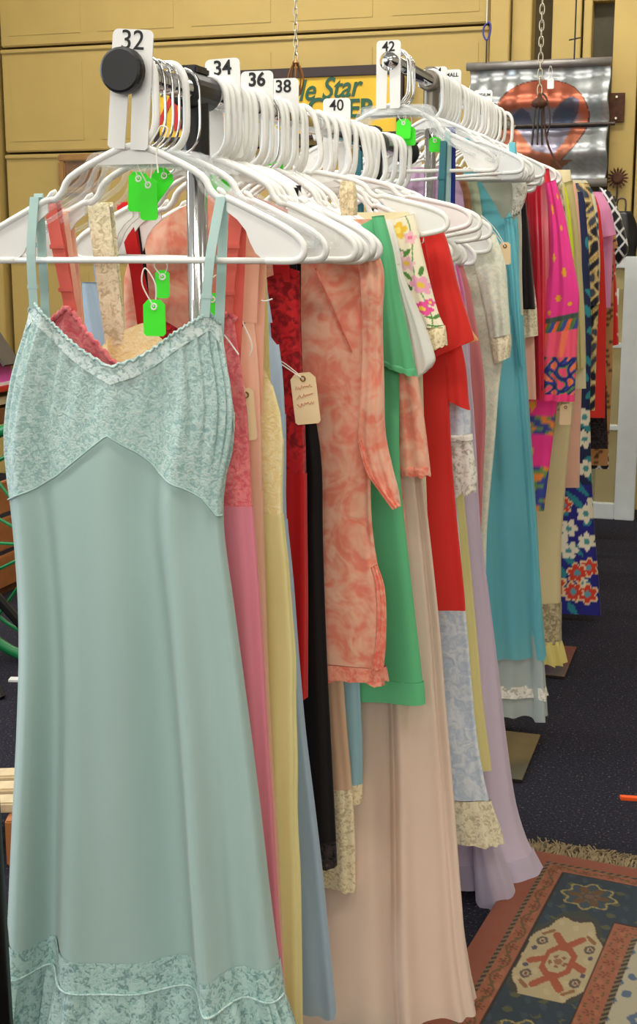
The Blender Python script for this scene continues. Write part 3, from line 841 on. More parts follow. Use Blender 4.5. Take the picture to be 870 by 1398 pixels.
# hidden hems
g = Garment('slip_dress', 'beige nylon slip with wide cream lace hem under the green dress', 'slip', 1.842,
    [(455,420),(460,560),(462,720),(466,900),(474,1000),(482,1080),(486,1150),(487,1212)], seed=82, group=gr1, amp=(.002,.006))
g.surf('body', beige, g.zpx(300, 420), g.zpx(470, 1075), nv=30); g.surf('lace_hem', beigelace, g.zpx(470, 1075), g.zpx(470, 1212), nv=12, wave=.004)
g.panel('lace_shoulder', beigelace, [(466,246,484,248),(464,262,487,262),(465,280,488,282),(467,294,487,294)], d=.012, dy=-.012, seed=14)
reg(g, 'beige slip', Z1, sx=.80, rot=2)
g = Garment('slip_dress', 'pale aqua slip with thin lace hem showing below the green dress', 'slip', 1.874,
    [(470,420),(475,560),(480,720),(490,900),(495,1000),(496,1060),(495,1092)], seed=83, group=gr1, amp=(.002,.006))
g.surf('body', paleblue, g.zpx(300, 420), g.zpx(470, 1066), nv=30); g.surf('lace_hem', beigelace, g.zpx(470, 1066), g.zpx(470, 1092), nv=6, wave=.003)
reg(g, 'pale aqua slip', Z1, sx=.80, rot=-1, kind='clear')

# 9 green dress
g = Garment('crepe_dress', 'jade green dress with straight hem and short sleeve', 'dress', 1.912,
    [(507,276),(520,292),(535,330),(542,420),(545,520),(545,640),(551,700),(562,800),(574,900),(579,945),(580,965)], seed=91, group=gr1, amp=(.001,.004), bf=(.014,.02))
sh2 = pline([(230,350),(300,350),(370,345),(420,335),(480,316),(512,298),(535,302)], 1.912)
g.surf('body', green, lambda x, f: sh2(x), g.zpx(520, 925), nv=50)
g.surf('hem_band', green, g.zpx(520, 925), g.zpx(520, 955), nv=5, off=.002)
g.panel('sleeve', green, [(508,296,524,294),(517,340,536,340),(519,400,546,400),(520,450,558,455),(521,486,567,500),(522,494,569,512)], d=.02, dy=-.012, fold=.003, seed=4)
g.panel('sleeve_hem', green, [(521,488,568,502),(522,497,570,514)], d=.022, dy=-.012, fold=.003, seed=4, scallop=.002)
reg(g, 'jade green dress', Z1, sx=.80, rot=2)

# coral lace dress whose flared sleeve shows under the green one
g = Garment('lace_dress', 'coral lace dress with flared scalloped sleeve under the green sleeve', 'dress', 1.945,
    [(515,300),(530,330),(540,420),(545,560),(548,640),(552,700),(555,760)], seed=92, group=gr1, amp=(.002,.005))
g.surf('body', salmon, g.zpx(400, 300), g.zpx(540, 760), nv=30)
g.panel('sleeve', salmon, [(524,440,560,470),(530,520,570,515),(536,580,580,580),(538,630,587,640),(540,645,588,648)], d=.018, dy=-.005, fold=.004, seed=7)
g.panel('sleeve_trim', salmond, [(538,632,586,634),(540,646,588,650)], d=.021, dy=-.005, seed=7, scallop=.004)
reg(g, 'coral lace dress', Z1, sx=.80, rot=-2)

# 10 peach tulle gown with white satin sleeve
g = Garment('evening_gown', 'floor length peach tulle gown with white satin sleeve', 'gown', 1.985,
    [(530,290),(545,330),(555,420),(560,520),(566,600),(575,650),(588,750),(600,850),(610,950),(622,1050),(634,1150),(648,1250),(664,1320),(676,1345)], seed=101, group=gr1, bf=(.016,.12), bb=(.012,.02), amp=(.002,.022), k=11, pw=3, lean=.11)
g.surf('bodice', whitesat, g.zpx(500, 300), g.zpx(540, 620), nv=24)
g.surf('underskirt', cloth('cream_lining', (240,212,190), .7), g.zpx(540, 620), .016, nv=60, nu=200, off=-.014)
g.surf('tulle_skirt', tulle, g.zpx(540, 615), .010, nv=60, nu=200, off=.003)
g.panel('sleeve', whitesat, [(540,362,545,360),(545,388,556,390),(555,440,578,440),(562,485,592,480),(566,505,594,492),(569,517,590,500)], d=.018, dy=-.008, seed=5)
reg(g, 'peach tulle gown', Z1, sx=.80, rot=1)

# prints
def flower(x, y, cx_, cy_, r, n, rot=0): 
    dx, dy = x-cx_, y-cy_; d = math.hypot(dx, dy); a = math.atan2(dy, dx)+rot
    return d, r*(.62+.38*abs(math.cos(a*n/2)))
def floral_cream(s, t, u, x, z):
    base = (244,234,206); X = s*.035; Yv = t*.17
    if math.sin(u) < -.2: return base
    fl = [(.013,.020,.012,(238,196,70),(250,220,120),5),(.026,.032,.008,(244,190,196),(240,120,150),5),(.016,.063,.010,(240,190,200),(236,196,60),6),(.026,.09,.013,(242,170,196),(240,200,70),6),(.020,.125,.013,(240,84,160),(250,210,80),5),(.031,.113,.006,(240,90,160),(250,210,80),5),(.008,.096,.008,(70,110,60),(120,110,180),4),(.006,.05,.009,(246,206,210),(240,150,170),5)]
    for cx_, cy_, r, c1, c2, n in fl:
        d, rr = flower(X, Yv, cx_, cy_, r, n)
        if d < r*.32: return c2
        if d < rr: return c1
    for cx_, cy_, ang in ((.012,.047,.5),(.019,.050,2.4),(.014,.080,1),(.030,.072,2),(.026,.141,.4),(.033,.138,2.2),(.024,.162,.6),(.030,.165,2.5),(.008,.108,1.2),(.004,.030,.9)):
        dx, dy = X-cx_, Yv-cy_; a = dx*math.cos(ang)+dy*math.sin(ang); b_ = -dx*math.sin(ang)+dy*math.cos(ang)
        if (a/.0065)**2+(b_/.0026)**2 < 1: return (84,140,60)
    if abs(X-.025-.003*math.sin(Yv*60)) < .0008: return (120,160,90)
    return base
g = Garment('print_dress', 'cream floral print dress with lace cuff on its short sleeve', 'dress', 2.03,
    [(545,275),(560,290),(570,320),(575,420),(578,520),(580,600),(584,700),(586,760)], seed=111, group=gr1, amp=(.001,.004))
g.surf('body', creamc, g.zpx(500, 290), g.zpx(560, 760), nv=24)
g.panel('sleeve', M['print'], [(529,302,566,292),(536,340,575,335),(545,380,587,385),(556,420,598,425),(567,448,607,446)], d=.016, dy=-.01, nu=110, seed=6, colf=floral_cream, fold=.002)
for o_ in [q for q in g.root.children if q.name.startswith('sleeve')]:
    pass
g.panel('lace_cuff', salmond if False else beigelace, [(566,446,608,444),(575,462,610,460),(583,482,611,471)], d=.018, dy=-.01, seed=6, scallop=.002)
reg(g, 'cream floral dress', Z1, roll=-11, rot=2)

# red dress
g = Garment('crepe_dress', 'scarlet crepe dress with wide elbow sleeves and straight hem', 'dress', 2.12,
    [(570,276),(585,288),(600,305),(608,380),(612,480),(614,560),(618,640),(625,720),(632,790),(636,832)], seed=121, group=gr1, amp=(.001,.005), bf=(.014,.02))
sh2 = pline([(330,340),(420,340),(480,325),(530,306),(572,286),(602,305)], 2.12)
g.surf('body', redd, lambda x, f: sh2(x), g.zpx(620, 832), nv=46)
g.panel('sleeve', redd, [(574,298,596,296),(582,340,611,330),(590,390,626,390),(594,440,640,435),(588,478,646,456),(574,497,648,464)], d=.018, dy=-.02, fold=.003, seed=8)
g.panel('sleeve', redd, [(592,470,630,470),(596,500,636,500),(600,530,640,545),(603,540,642,560)], d=.016, dy=.012, fold=.002, seed=9)
reg(g, 'scarlet crepe dress', Z1, sx=.80, roll=-7, rot=-2)

# pale blue lace gown with ruffled cuff
g = Garment('lace_gown', 'pale blue lace gown with white lace ruffle cuff and cream lace hem', 'gown', 2.22,
    [(590,310),(604,340),(612,440),(616,560),(622,680),(630,790),(638,880),(644,960),(652,1030),(664,1090),(675,1130),(680,1152)], seed=131, group=gr1, amp=(.002,.008))
g.surf('body', pblace, g.zpx(560, 320), g.zpx(660, 1092), nv=40); g.surf('lace_hem', creamlace, g.zpx(660, 1092), g.zpx(660, 1150), nv=10, off=.004, ruffle=(.004, 30, .006), wave=.004)
g.panel('sleeve', pblace, [(594,470,622,470),(596,520,634,530),(596,560,642,562),(594,600,643,600)], d=.018, dy=-.012, seed=10, fold=.004)
g.panel('ruffle_cuff', whitelace, [(594,596,644,596),(592,630,648,630),(590,655,651,650),(592,680,650,672)], d=.022, dy=-.014, seed=12, fold=.012, k=9, scallop=.005)
g.panel('gathering_band', whitelace, [(593,592,645,592),(593,600,646,600)], d=.023, dy=-.014)
reg(g, 'pale blue lace gown', Z1, roll=3, rot=3)

g = Garment('slip_dress', 'pale yellow nylon slip beside the lavender gown', 'slip', 2.30,
    [(600,330),(616,400),(622,520),(630,640),(640,740),(650,850),(660,960),(668,1020),(673,1050)], seed=141, group=gr1, amp=(.002,.006))
g.surf('body', paleyel, g.zpx(560, 330), g.zpx(660, 1050), nv=36)
g.panel('kimono_cuff', cloth('tan_cuff', (226,170,110), .7), [(630,440,636,438),(634,458,652,462),(636,470,654,464)], d=.01, dy=-.02)
reg(g, 'pale yellow slip', Z1, roll=-12, rot=-1)

# lavender gown reaching the floor
g = Garment('evening_gown', 'lavender nylon gown with sheer hem trailing on the rug', 'gown', 2.385,
    [(615,330),(630,400),(640,480),(648,560),(653,640),(657,720),(667,800),(679,900),(690,1000),(702,1090),(716,1140),(734,1175),(748,1196),(752,1206)], seed=151, group=gr1, amp=(.002,.016), bf=(.012,.12), bb=(.012,.03), k=6, pw=3, lean=.02)
g.surf('body', lav, g.zpx(590, 330), .052, nv=50, nu=140)
g.surf('sheer_hem', lavh, .056, .014, nv=8, nu=140, off=.004)
g.panel('puddled_hem', lavh, [(640,1010,646,1010),(642,1080,656,1080),(646,1140,676,1140),(650,1215,702,1215),(652,1262,706,1240),(654,1284,702,1250)], d=.04, dy=-.125, seed=15, fold=.006)
reg(g, 'lavender gown', Z1, roll=4, rot=2)

g = Garment('sheer_nightgown', 'sheer hot pink and white nightgown between lavender and mint dresses', 'nightgown', 2.44,
    [(610,330),(622,345),(632,380),(640,430),(644,520),(650,640),(652,760)], seed=161, group=gr1, amp=(.002,.006))
g.surf('body', lilac, g.zpx(600, 345), g.zpx(640, 760), nv=30)
g.panel('sleeve', hotp, [(612,352,622,350),(616,390,632,392),(620,425,636,428)], d=.012, dy=-.03)
reg(g, 'sheer hot pink nightgown', Z1, roll=-9, rot=1)

g = Garment('slip_dress', 'rose pink satin slip half hidden behind the mint brocade dress', 'slip', 2.55,
    [(625,350),(640,380),(650,440),(660,500),(664,560),(660,640),(656,740)], seed=165, group=gr1, amp=(.002,.006))
g.surf('body', cloth('rose_satin', (226,140,140), .5), g.zpx(600, 360), g.zpx(640, 740), nv=30)
reg(g, 'rose pink slip', Z1, roll=5, rot=-2)

# mint brocade dress
g = Garment('brocade_dress', 'mint and cream brocade dress with turned back cuff', 'dress', 2.62,
    [(655,300),(672,318),(688,345),(690,400),(690,470),(682,520),(676,600),(668,680),(664,730),(662,860)], seed=171, group=gr1, amp=(.001,.005), bf=(.014,.02))
sh2 = pline([(430,345),(520,305),(590,290),(640,300),(690,340)], 2.62)
g.surf('body', mint, lambda x, f: sh2(x), g.zpx(660, 860), nv=40)
g.panel('sleeve', mint, [(640,330,676,318),(650,370,690,360),(662,420,694,410),(670,462,697,456)], d=.018, dy=-.014, seed=16)
g.panel('cuff', creamlace, [(668,458,698,456),(672,476,698,470),(676,497,696,488)], d=.02, dy=-.014, seed=16)
reg(g, 'mint brocade dress', Z1, roll=3, rot=2)

# ------------------------------------------------------------------ taller rack
for nm, lab, Y, m_, top, bot, pr, seed in [
    ('teal', 'teal nylon slip with teal strap near the number 42 divider', 2.632, tealc, (606,196), (601,330), [(560,330),(590,345),(602,420),(606,520),(606,640)], 181),
    ('pale aqua', 'pale aqua satin slip with shiny strap beside the teal one', 2.655, aq2, (612,184), (609,330), [(568,330),(596,345),(609,420),(613,520),(612,640)], 182),
    ('royal blue', 'royal blue satin slip with bright blue crossed straps', 2.68, royal, (619,178), (617,330), [(576,330),(602,345),(617,420),(620,520),(620,640)], 183)]:
    g = Garment('slip_dress', lab, 'slip', Y, pr, seed=seed, group=gr2, amp=(.002,.005))
    g.surf('body', m_, g.zpx(580, 335), g.zpx(600, 640), nv=24)
    g.strap(m_, top, bot, .012 if nm != 'royal blue' else .008, slider=(.35,))
    if nm == 'royal blue': g.strap(m_, (top[0]-5, top[1]), (bot[0]-9, bot[1]), .008)
    g.strap(m_, (490, 200), (492, 330), .012)
    reg(g, nm + ' satin slip' if nm != 'teal' else 'teal slip', Z2, kind='clear', rot=random.uniform(-3, 3))
for nm, lab, Y, m_, pr, seed in [
    ('lilac slip', 'lilac nylon slip showing between the two racks', 2.985, lilac, [(610,225),(628,235),(636,300),(640,420),(644,640)], 184),
    ('tan slip', 'tan nylon slip next to the lilac one on the taller rack', 3.005, tan, [(622,225),(640,235),(646,300),(648,420),(650,640)], 185)]:
    g = Garment('slip_dress', lab, 'slip', Y, pr, seed=seed, group=gr2, amp=(.002,.005))
    g.surf('body', m_, g.zpx(600, 228), g.zpx(600, 640), nv=24)
    reg(g, nm, Z2, rot=random.uniform(-3, 3))

# pale sage gown then turquoise gown
g = Garment('chiffon_gown', 'pale sage chiffon gown in front of the turquoise gown', 'gown', 3.045,
    [(640,232),(652,238),(660,300),(660,420),(662,560),(664,700),(668,820),(670,900)], seed=190, group=gr2, amp=(.002,.006))
g.surf('body', cloth('sage_chiffon', (196,206,176), .7), g.zpx(640, 240), g.zpx(680, 900), nv=30)
reg(g, 'pale sage gown', Z2, rot=1)
g = Garment('chiffon_gown', 'long turquoise chiffon gown with V bodice over white underskirt', 'gown', 3.08,
    [(690,232),(701,250),(708,320),(708,400),(712,480),(718,560),(724,640),(730,720),(735,800),(740,870),(744,900),(746,978)], seed=191, group=gr2, bf=(.02,.05), bb=(.012,.02), amp=(.004,.024), k=9)
neck = pline([(560,255),(640,232),(652,236),(675,275),(690,304),(698,285),(704,238),(735,245)], 3.08)
g.surf('bodice', turq, lambda x, f: neck(x) if f else g.zpx(690, 300), g.zpx(690, 420), nv=24)
g.surf('skirt', turq, g.zpx(690, 420), g.zpx(700, 862), nv=40, nu=140, off=.002)
g.surf('sheer_overlay', turqs, g.zpx(690, 430), g.zpx(700, 893), nv=40, nu=140, off=.008)
g.surf('underskirt', whsheer, g.zpx(700, 820), g.zpx(700, 974), nv=14, nu=200, off=-.002, ruffle=(.007, 24, .004), wave=.008)
g.surf('lace_insertion', whitelace, g.zpx(700, 930), g.zpx(700, 946), nv=4, nu=200, off=.003, ruffle=(.005, 24, .004))
g.panel('drape', turq, [(688,298,700,296),(692,340,705,338),(697,390,709,388),(702,440,712,438),(710,500,715,500)], d=.004, dy=-.028, seed=19)
for t_, b_ in (((640,190),(650,240)), ((700,196),(704,245))): g.strap(turq, t_, b_, .014)
reg(g, 'turquoise chiffon gown', Z2, rot=2)
# cream gown with scalloped collar, black lace jacket
g = Garment('crepe_gown', 'white crepe gown with scalloped lace collar beside the turquoise gown', 'gown', 3.15,
    [(700,232),(708,242),(713,300),(713,380),(716,460),(721,540),(728,640),(736,760),(740,880)], seed=201, group=gr2, amp=(.001,.004))
g.surf('body', cloth('off_white_crepe', (224,222,204), .7), g.zpx(700, 240), g.zpx(735, 880), nv=30)
g.panel('scalloped_collar', whitelace, [(696,238,716,236),(700,262,720,258),(700,282,716,276),(698,296,710,290)], d=.02, dy=-.03, scallop=.006)
reg(g, 'white crepe gown', Z2, rot=-2)
g = Garment('lace_jacket', 'black lace jacket sleeve over pale lace dress', 'jacket', 3.25,
    [(704,244),(714,254),(721,300),(727,360),(731,422)], seed=211, group=gr2, amp=(.001,.004))
g.surf('body', blacklace, g.zpx(700, 250), g.zpx(730, 422), nv=24)
g.panel('sleeve', blackc, [(700,262,716,256),(704,320,722,315),(707,370,727,370),(709,420,731,420)], d=.02, dy=-.02, seed=21)
reg(g, 'black lace jacket', Z2, rot=3)
g = Garment('lace_dress', 'pale pink lace dress below the black lace jacket', 'dress', 3.31,
    [(704,250),(714,262),(722,330),(728,420),(730,480),(732,545)], seed=212, group=gr2, amp=(.001,.004))
g.surf('body', palepk, g.zpx(705, 260), g.zpx(730, 545), nv=24)
g.panel('lace_sleeve', creamlace, [(706,380,728,380),(709,420,733,418),(711,462,735,458)], d=.016, dy=-.02)
reg(g, 'pale pink lace dress', Z2, rot=-3)
# crimson satin robe
g = Garment('satin_robe', 'crimson satin robe with long gathered sleeve', 'robe', 3.38,
    [(738,228),(748,234),(757,255),(764,330),(764,430),(760,540)], seed=221, group=gr2, amp=(.002,.006), bf=(.02,.03))
sh2 = pline([(560,270),(640,235),(690,222),(720,222),(745,230),(760,255)], 3.38)
g.surf('body', satinr, lambda x, f: sh2(x), g.zpx(740, 540), nv=30)
g.panel('sleeve', satinr, [(722,238,750,230),(722,280,755,276),(726,340,757,340),(730,420,756,420),(732,480,756,480),(735,545,754,545)], d=.032, dy=-.03, seed=22, fold=.009, k=7)
reg(g, 'crimson satin robe', Z2, rot=2)
# hot pink paisley caftan
def paisley(s, t, u, x, z):
    base = (244,62,150); X = s*.12; Yv = t*.55
    if Yv < .32:
        for cx_, cy_, r in ((.04,.06,.010),(.085,.10,.008),(.03,.16,.009),(.075,.19,.011),(.10,.04,.007),(.05,.25,.012),(.09,.27,.009),(.02,.29,.008)):
            d, rr = flower(X, Yv, cx_, cy_, r, 6)
            if d < rr: return (240,170,40)
        if .305 < Yv: return (70,90,80)
        return base
    if Yv < .345: return [(60,80,150),(240,110,60),(90,130,70)][int((X*70+Yv*40)) % 3]
    if Yv < .405: return (246,90,120) if math.sin(X*90+Yv*20) < .6 else (250,120,90)
    if Yv < .515:
        a = math.sin(X*85+math.sin(Yv*75)*1.4)*math.cos(Yv*80+1.1*math.sin(X*60)); 
        if a > .45: return (246,130,80)
        if a > .12: return (52,66,160)
        if a > -.25: return (34,40,118)
        if a > -.5: return (96,140,80)
        return (246,80,120)
    return (248,64,130)
g = Garment('print_caftan', 'hot pink caftan with blue paisley border on sleeve and hem', 'caftan', 3.48,
    [(744,240),(756,248),(766,290),(770,400),(764,520),(752,620),(742,700)], seed=231, group=gr2, amp=(.002,.005))
def hotbody(x, z, u):
    f = (g.z1-z)/(g.z1-g.z0)
    if f > .62:
        a = math.sin(x*90+3*math.sin(z*60))*math.cos(z*85)
        if .70 < f < .76 or f > .86: return (60,70,150) if a > .1 else ((240,140,60) if a < -.3 else (110,150,80))
    if math.sin(x*60)*math.sin(z*50) > .82: return (240,170,50)
    return (242,56,142)
sh2 = pline([(600,280),(680,246),(720,240),(750,244),(768,270)], 3.48)
g.surf('body', M['print'], lambda x, f: sh2(x), g.zpx(740, 697), nv=90, nu=160, colf=hotbody)
g.panel('sleeve', M['print'], [(744,250,759,246),(750,300,772,296),(750,350,782,350),(745,400,791,400),(743,440,790,430),(740,480,788,480),(740,520,786,520),(739,546,785,548)], d=.02, dy=-.15, nu=130, seed=23, colf=paisley, fold=.007)
reg(g, 'hot pink paisley caftan', Z2, rot=-1)
# multi-colour braid edge, creams
g = Garment('robe', 'ivory robe with narrow braid trim behind the pink caftan', 'robe', 3.56,
    [(756,238),(766,246),(774,300),(778,380),(780,460),(778,560)], seed=235, group=gr2, amp=(.001,.004))
def braid(x, z, u): return (206,190,140) if math.sin(z*220)*math.sin(x*300) > 0 else (140,120,96)
g.surf('body', M['print'], g.zpx(750, 246), g.zpx(770, 560), nv=70, nu=120, colf=braid)
reg(g, 'ivory braid robe', Z2, rot=1)
g = Garment('crepe_gown', 'long ivory gown with lemon ruffle hem on the base plate', 'gown', 3.64,
    [(758,224),(768,236),(776,300),(782,420),(786,520),(774,640),(766,740),(766,830),(766,880),(768,900)], seed=241, group=gr2, amp=(.001,.006), bf=(.014,.05))
g.surf('body', ivory, g.zpx(755, 236), g.zpx(765, 822), nv=40)
g.surf('lace_border', lace('taupe_lace', (150,136,104), (206,190,150), 60, 1, 1, .5), g.zpx(765, 822), g.zpx(765, 878), nv=10, off=.002)
g.surf('ruffle_hem', cloth('lemon_ruffle', (244,228,140), .7), g.zpx(765, 874), g.zpx(765, 905), nv=8, nu=200, off=.002, ruffle=(.007, 26, .008), wave=.006)
reg(g, 'long ivory gown', Z2, rot=-2)
g = Garment('tunic', 'lime green tunic with small orange blossoms under the pink sleeve', 'tunic', 3.70,
    [(766,245),(776,260),(784,340),(788,430),(784,520),(770,600),(766,665)], seed=245, group=gr2, amp=(.001,.004))
def lime(x, z, u): return (240,150,90) if math.sin(x*120+z*30)*math.sin(z*110) > .8 else (206,222,40)
g.surf('body', M['print'], g.zpx(760, 250), g.zpx(760, 665), nv=80, nu=120, colf=lime)
reg(g, 'lime green tunic', Z2, rot=2)
g = Garment('coat', 'long pale cream coat with pointed cuff next to the pink caftan', 'coat', 3.78,
    [(774,222),(780,232),(786,300),(795,380),(799,460),(801,530)], seed=251, group=gr2, amp=(.001,.004))
g.surf('body', creamc, g.zpx(765, 232), g.zpx(790, 530), nv=30)
g.panel('sleeve', cloth('straw_crepe', (222,208,150), .7), [(770,250,782,246),(778,330,792,330),(784,420,798,420),(786,480,800,480),(788,505,800,500)], d=.02, dy=-.03)
reg(g, 'pale cream coat', Z2, rot=-1)
g = Garment('dress', 'pale apricot dress with straight hem above the navy floral skirt', 'dress', 3.90,
    [(778,240),(788,250),(794,330),(796,420),(794,540),(792,600),(791,665)], seed=255, group=gr2, amp=(.001,.003))
g.surf('body', palepk, g.zpx(770, 250), g.zpx(780, 665), nv=30)
reg(g, 'pale apricot dress', Z2, rot=2)

# ------------------------------------------------------------------ back rack
def navyfloral(x, z, u):
    s_ = (x+1)*1.0
    base = (34,34,120) if z < .45 else (24,34,70)
    c_ = base
    for cx_, cz_, r, kind in FL:
        d, rr = flower(x, z, cx_, cz_, r, 6, cx_*9)
        if kind == 'w':
            if d < r*.3: return (70,140,140)
            if d < rr: return (226,216,190)
        else:
            if d < r*.28: return (90,150,160)
            if d < rr*.82: return (206,58,40)
            if d < rr: return (232,196,150)
    if math.sin(x*70+2*math.sin(z*30))*math.sin(z*62+x*30) > .55: return (40,130,140)
    return c_
g = Garment('wrap_skirt_dress', 'navy dress with white and red flower print reaching low', 'dress', 4.22,
    [(788,250),(798,262),(804,340),(808,450),(806,560),(808,640),(812,720),(818,790),(821,838)], seed=261, group=gr3, amp=(.0005,.003))
FL = []
for px, py, r, k_ in [(776,722,.031,'w'),(800,702,.031,'w'),(777,752,.031,'w'),(801,740,.031,'w'),(800,640,.03,'w'),(798,600,.03,'w'),(798,570,.03,'w'),(788,783,.036,'r'),(804,776,.034,'r'),(783,808,.036,'r'),(802,812,.038,'r'),(795,796,.02,'w'),(770,690,.03,'r'),(760,740,.04,'w'),(755,800,.05,'r'),(812,690,.03,'w')]:
    x_, z_ = P(px, py, 4.2); FL.append((x_, z_, r, k_))
g.surf('body', M['print'], g.zpx(780, 262), g.zpx(800, 838), nv=220, nu=260, colf=navyfloral)
reg(g, 'navy floral dress', Z3, rot=0)
def safari(s, t, u, x, z):
    a = math.sin(x*85+2.2*math.sin(z*41))*math.sin(z*67+1.5*math.sin(x*50))
    if a > .35: return (30,32,44)
    if a > .1: return (120,92,52)
    if a > -.2: return (222,200,140)
    if a > -.5: return (200,160,90)
    return (70,76,90)
g = Garment('print_robe', 'robe printed in black cream and gold with wide printed sleeve', 'robe', 4.42,
    [(792,246),(806,256),(812,320),(816,420),(814,500),(812,560)], seed=271, group=gr3, amp=(.001,.004))
def safb(x, z, u): return safari(0, 0, 0, x, z)
g.surf('body', M['print'], g.zpx(785, 254), g.zpx(800, 560), nv=120, nu=160, colf=safb)
g.panel('sleeve', M['print'], [(786,250,804,250),(788,300,814,300),(790,350,818,350),(794,400,818,398),(798,420,819,415)], d=.03, dy=-.05, nu=80, colf=safari, fold=.006)
g.panel('cuff', M['print'], [(800,408,818,404),(802,450,816,450),(802,480,814,482)], d=.02, dy=-.04, nu=60, colf=safari)
reg(g, 'black and gold print robe', Z3, rot=1)
g = Garment('blouse', 'white blouse with teal leaf print collar behind the cream coat', 'blouse', 4.62,
    [(792,240),(806,250),(816,280),(820,360)], seed=275, group=gr3, amp=(.001,.003))
def leafp(x, z, u):
    a = math.sin(x*120+z*80)*math.sin(z*90-x*70)
    return (40,70,90) if a > .45 else ((120,170,180) if a > .2 else (226,216,180))
g.surf('body', M['print'], g.zpx(790, 246), g.zpx(805, 400), nv=80, nu=140, colf=leafp)
reg(g, 'white leaf print blouse', Z3, rot=-1)
g = Garment('crepe_dress', 'long red dress between the gold robe and the pink top', 'dress', 4.82,
    [(808,262),(818,275),(824,330),(828,420),(827,500),(826,570)], seed=281, group=gr3, amp=(.001,.004))
g.surf('body', redd, g.zpx(800, 268), g.zpx(815, 570), nv=30)
reg(g, 'long red dress', Z3, rot=2)
g = Garment('lace_dress', 'black lace dress showing below the long red dress', 'dress', 4.93,
    [(812,280),(820,300),(824,420),(828,540),(830,612)], seed=285, group=gr3, amp=(.001,.004))
g.surf('body', blacklace, g.zpx(805, 290), g.zpx(815, 612), nv=30)
reg(g, 'black lace dress', Z3, rot=-2)
g = Garment('jersey_top', 'pink jersey top with short sleeve on the back rack', 'top', 5.05,
    [(816,266),(828,276),(838,310),(836,380)], seed=291, group=gr3, amp=(.001,.003))
g.surf('body', pinktee, g.zpx(805, 272), g.zpx(820, 420), nv=24)
g.panel('sleeve', pinktee, [(808,262,822,262),(812,290,834,285),(816,318,840,312),(818,326,842,320)], d=.035, dy=-.05, fold=.003)
reg(g, 'pink jersey top', Z3, rot=1)
g = Garment('print_blouse', 'brown animal print blouse with short sleeve below the pink one', 'blouse', 5.17,
    [(818,275),(830,286),(838,330),(838,420),(836,520),(830,635)], seed=295, group=gr3, amp=(.001,.003))
def anim(s, t, u, x, z):
    return (96,58,32) if math.sin(x*110+2*math.sin(z*90))*math.sin(z*130) > .45 else (196,140,84)
g.surf('body', M['print'], g.zpx(810, 284), g.zpx(822, 635), nv=90, nu=140, colf=lambda x, z, u: anim(0, 0, 0, x, z))
g.panel('sleeve', M['print'], [(812,310,836,308),(816,330,842,326),(816,346,844,338)], d=.035, dy=-.03, nu=70, colf=anim)
reg(g, 'brown print blouse', Z3, rot=-1)
g = Garment('print_blouse', 'red blouse with white leaf print and long sleeve', 'blouse', 5.30,
    [(822,282),(832,292),(840,340),(842,400),(845,470)], seed=297, group=gr3, amp=(.001,.003))
def redwh(s, t, u, x, z): return (240,200,190) if abs(math.sin(x*60+z*46))*abs(math.sin(z*38-x*30)) > .90 else (214,26,24)
g.surf('body', M['print'], g.zpx(815, 290), g.zpx(830, 460), nv=90, nu=140, colf=lambda x, z, u: redwh(0, 0, 0, x, z))
g.panel('sleeve', M['print'], [(820,340,838,340),(820,390,842,390),(821,430,844,428),(822,474,845,470)], d=.04, dy=-.04, nu=80, colf=redwh)
reg(g, 'red leaf print blouse', Z3, rot=2)
def diam(s, t, u, x, z):
    a = (x*22+z*16) % 1; b_ = (x*22-z*16) % 1
    return (226,226,226) if min(a, 1-a, b_, 1-b_) < .1 else (20,20,32)
g = Garment('print_dress', 'navy dress with white diamond lattice print near the sash', 'dress', 5.47,
    [(828,262),(840,272),(846,310),(844,355),(832,400),(829,500),(830,580),(832,640)], seed=301, group=gr3, amp=(.0005,.002))
g.surf('body', M['print'], g.zpx(820, 268), g.zpx(830, 640), nv=200, nu=260, colf=lambda x, z, u: diam(0, 0, 0, x, z))
g.panel('sleeve', M['print'], [(818,255,834,262),(822,290,848,296),(820,330,857,330),(820,352,857,345),(822,365,846,360)], d=.05, dy=-.02, nu=160, colf=diam, fold=.003)
reg(g, 'diamond print dress', Z3, rot=0)

# ------------------------------------------------------------------ further hangers whose garments are hidden between the others
random.seed(77)
def between(Y, zr):
    lo = [q for q in G if q[2] == zr and q[0] <= Y]; hi = [q for q in G if q[2] == zr and q[0] > Y]
    if lo and hi: return 'between the %s and the %s' % (max(lo)[1], min(hi)[1])
    return 'in front of the %s' % min(hi)[1] if hi else 'behind the %s' % max(lo)[1]
for Y, kind, roll in [(1.455, 'clear', 0), (1.50, 'clear', 1), (1.655, 'white', 0), (1.695, 'white', 1), (1.738, 'white', -1), (1.822, 'white', 1), (1.893, 'white', -1), (2.005, 'white', 0), (2.15, 'white', 3), (2.185, 'white', -13), (2.265, 'white', 2), (2.335, 'white', -8), (2.355, 'white', 2), (2.415, 'white', 4), (2.59, 'white', -2), (2.66, 'white', 2)]:
    hanger(Y, Z1, '%s plastic hanger %s' % (kind, between(Y, Z1)), kind, R_(roll), R_(random.uniform(-7, 7)), 'hangers packed on the front rack' if kind == 'white' else 'clear hangers packed on the front rack', sx=.78 if 1.8 < Y < 2.02 else 1)
for Y, kind in [(2.645, 'white'), (2.643, 'clear'), (2.666, 'clear'), (2.695, 'clear'), (2.95, 'white'), (3.06, 'white'), (3.11, 'white'), (3.20, 'white'), (3.28, 'white'), (3.345, 'white'), (3.43, 'white'), (3.51, 'white'), (3.54, 'white'), (3.60, 'white')]:
    hanger(Y, Z2, '%s plastic hanger %s' % (kind, between(Y, Z2)), kind, R_(random.uniform(-5, 5)), R_(random.uniform(-7, 7)), 'hangers packed on the taller rack' if kind == 'white' else 'clear hangers packed on the taller rack')

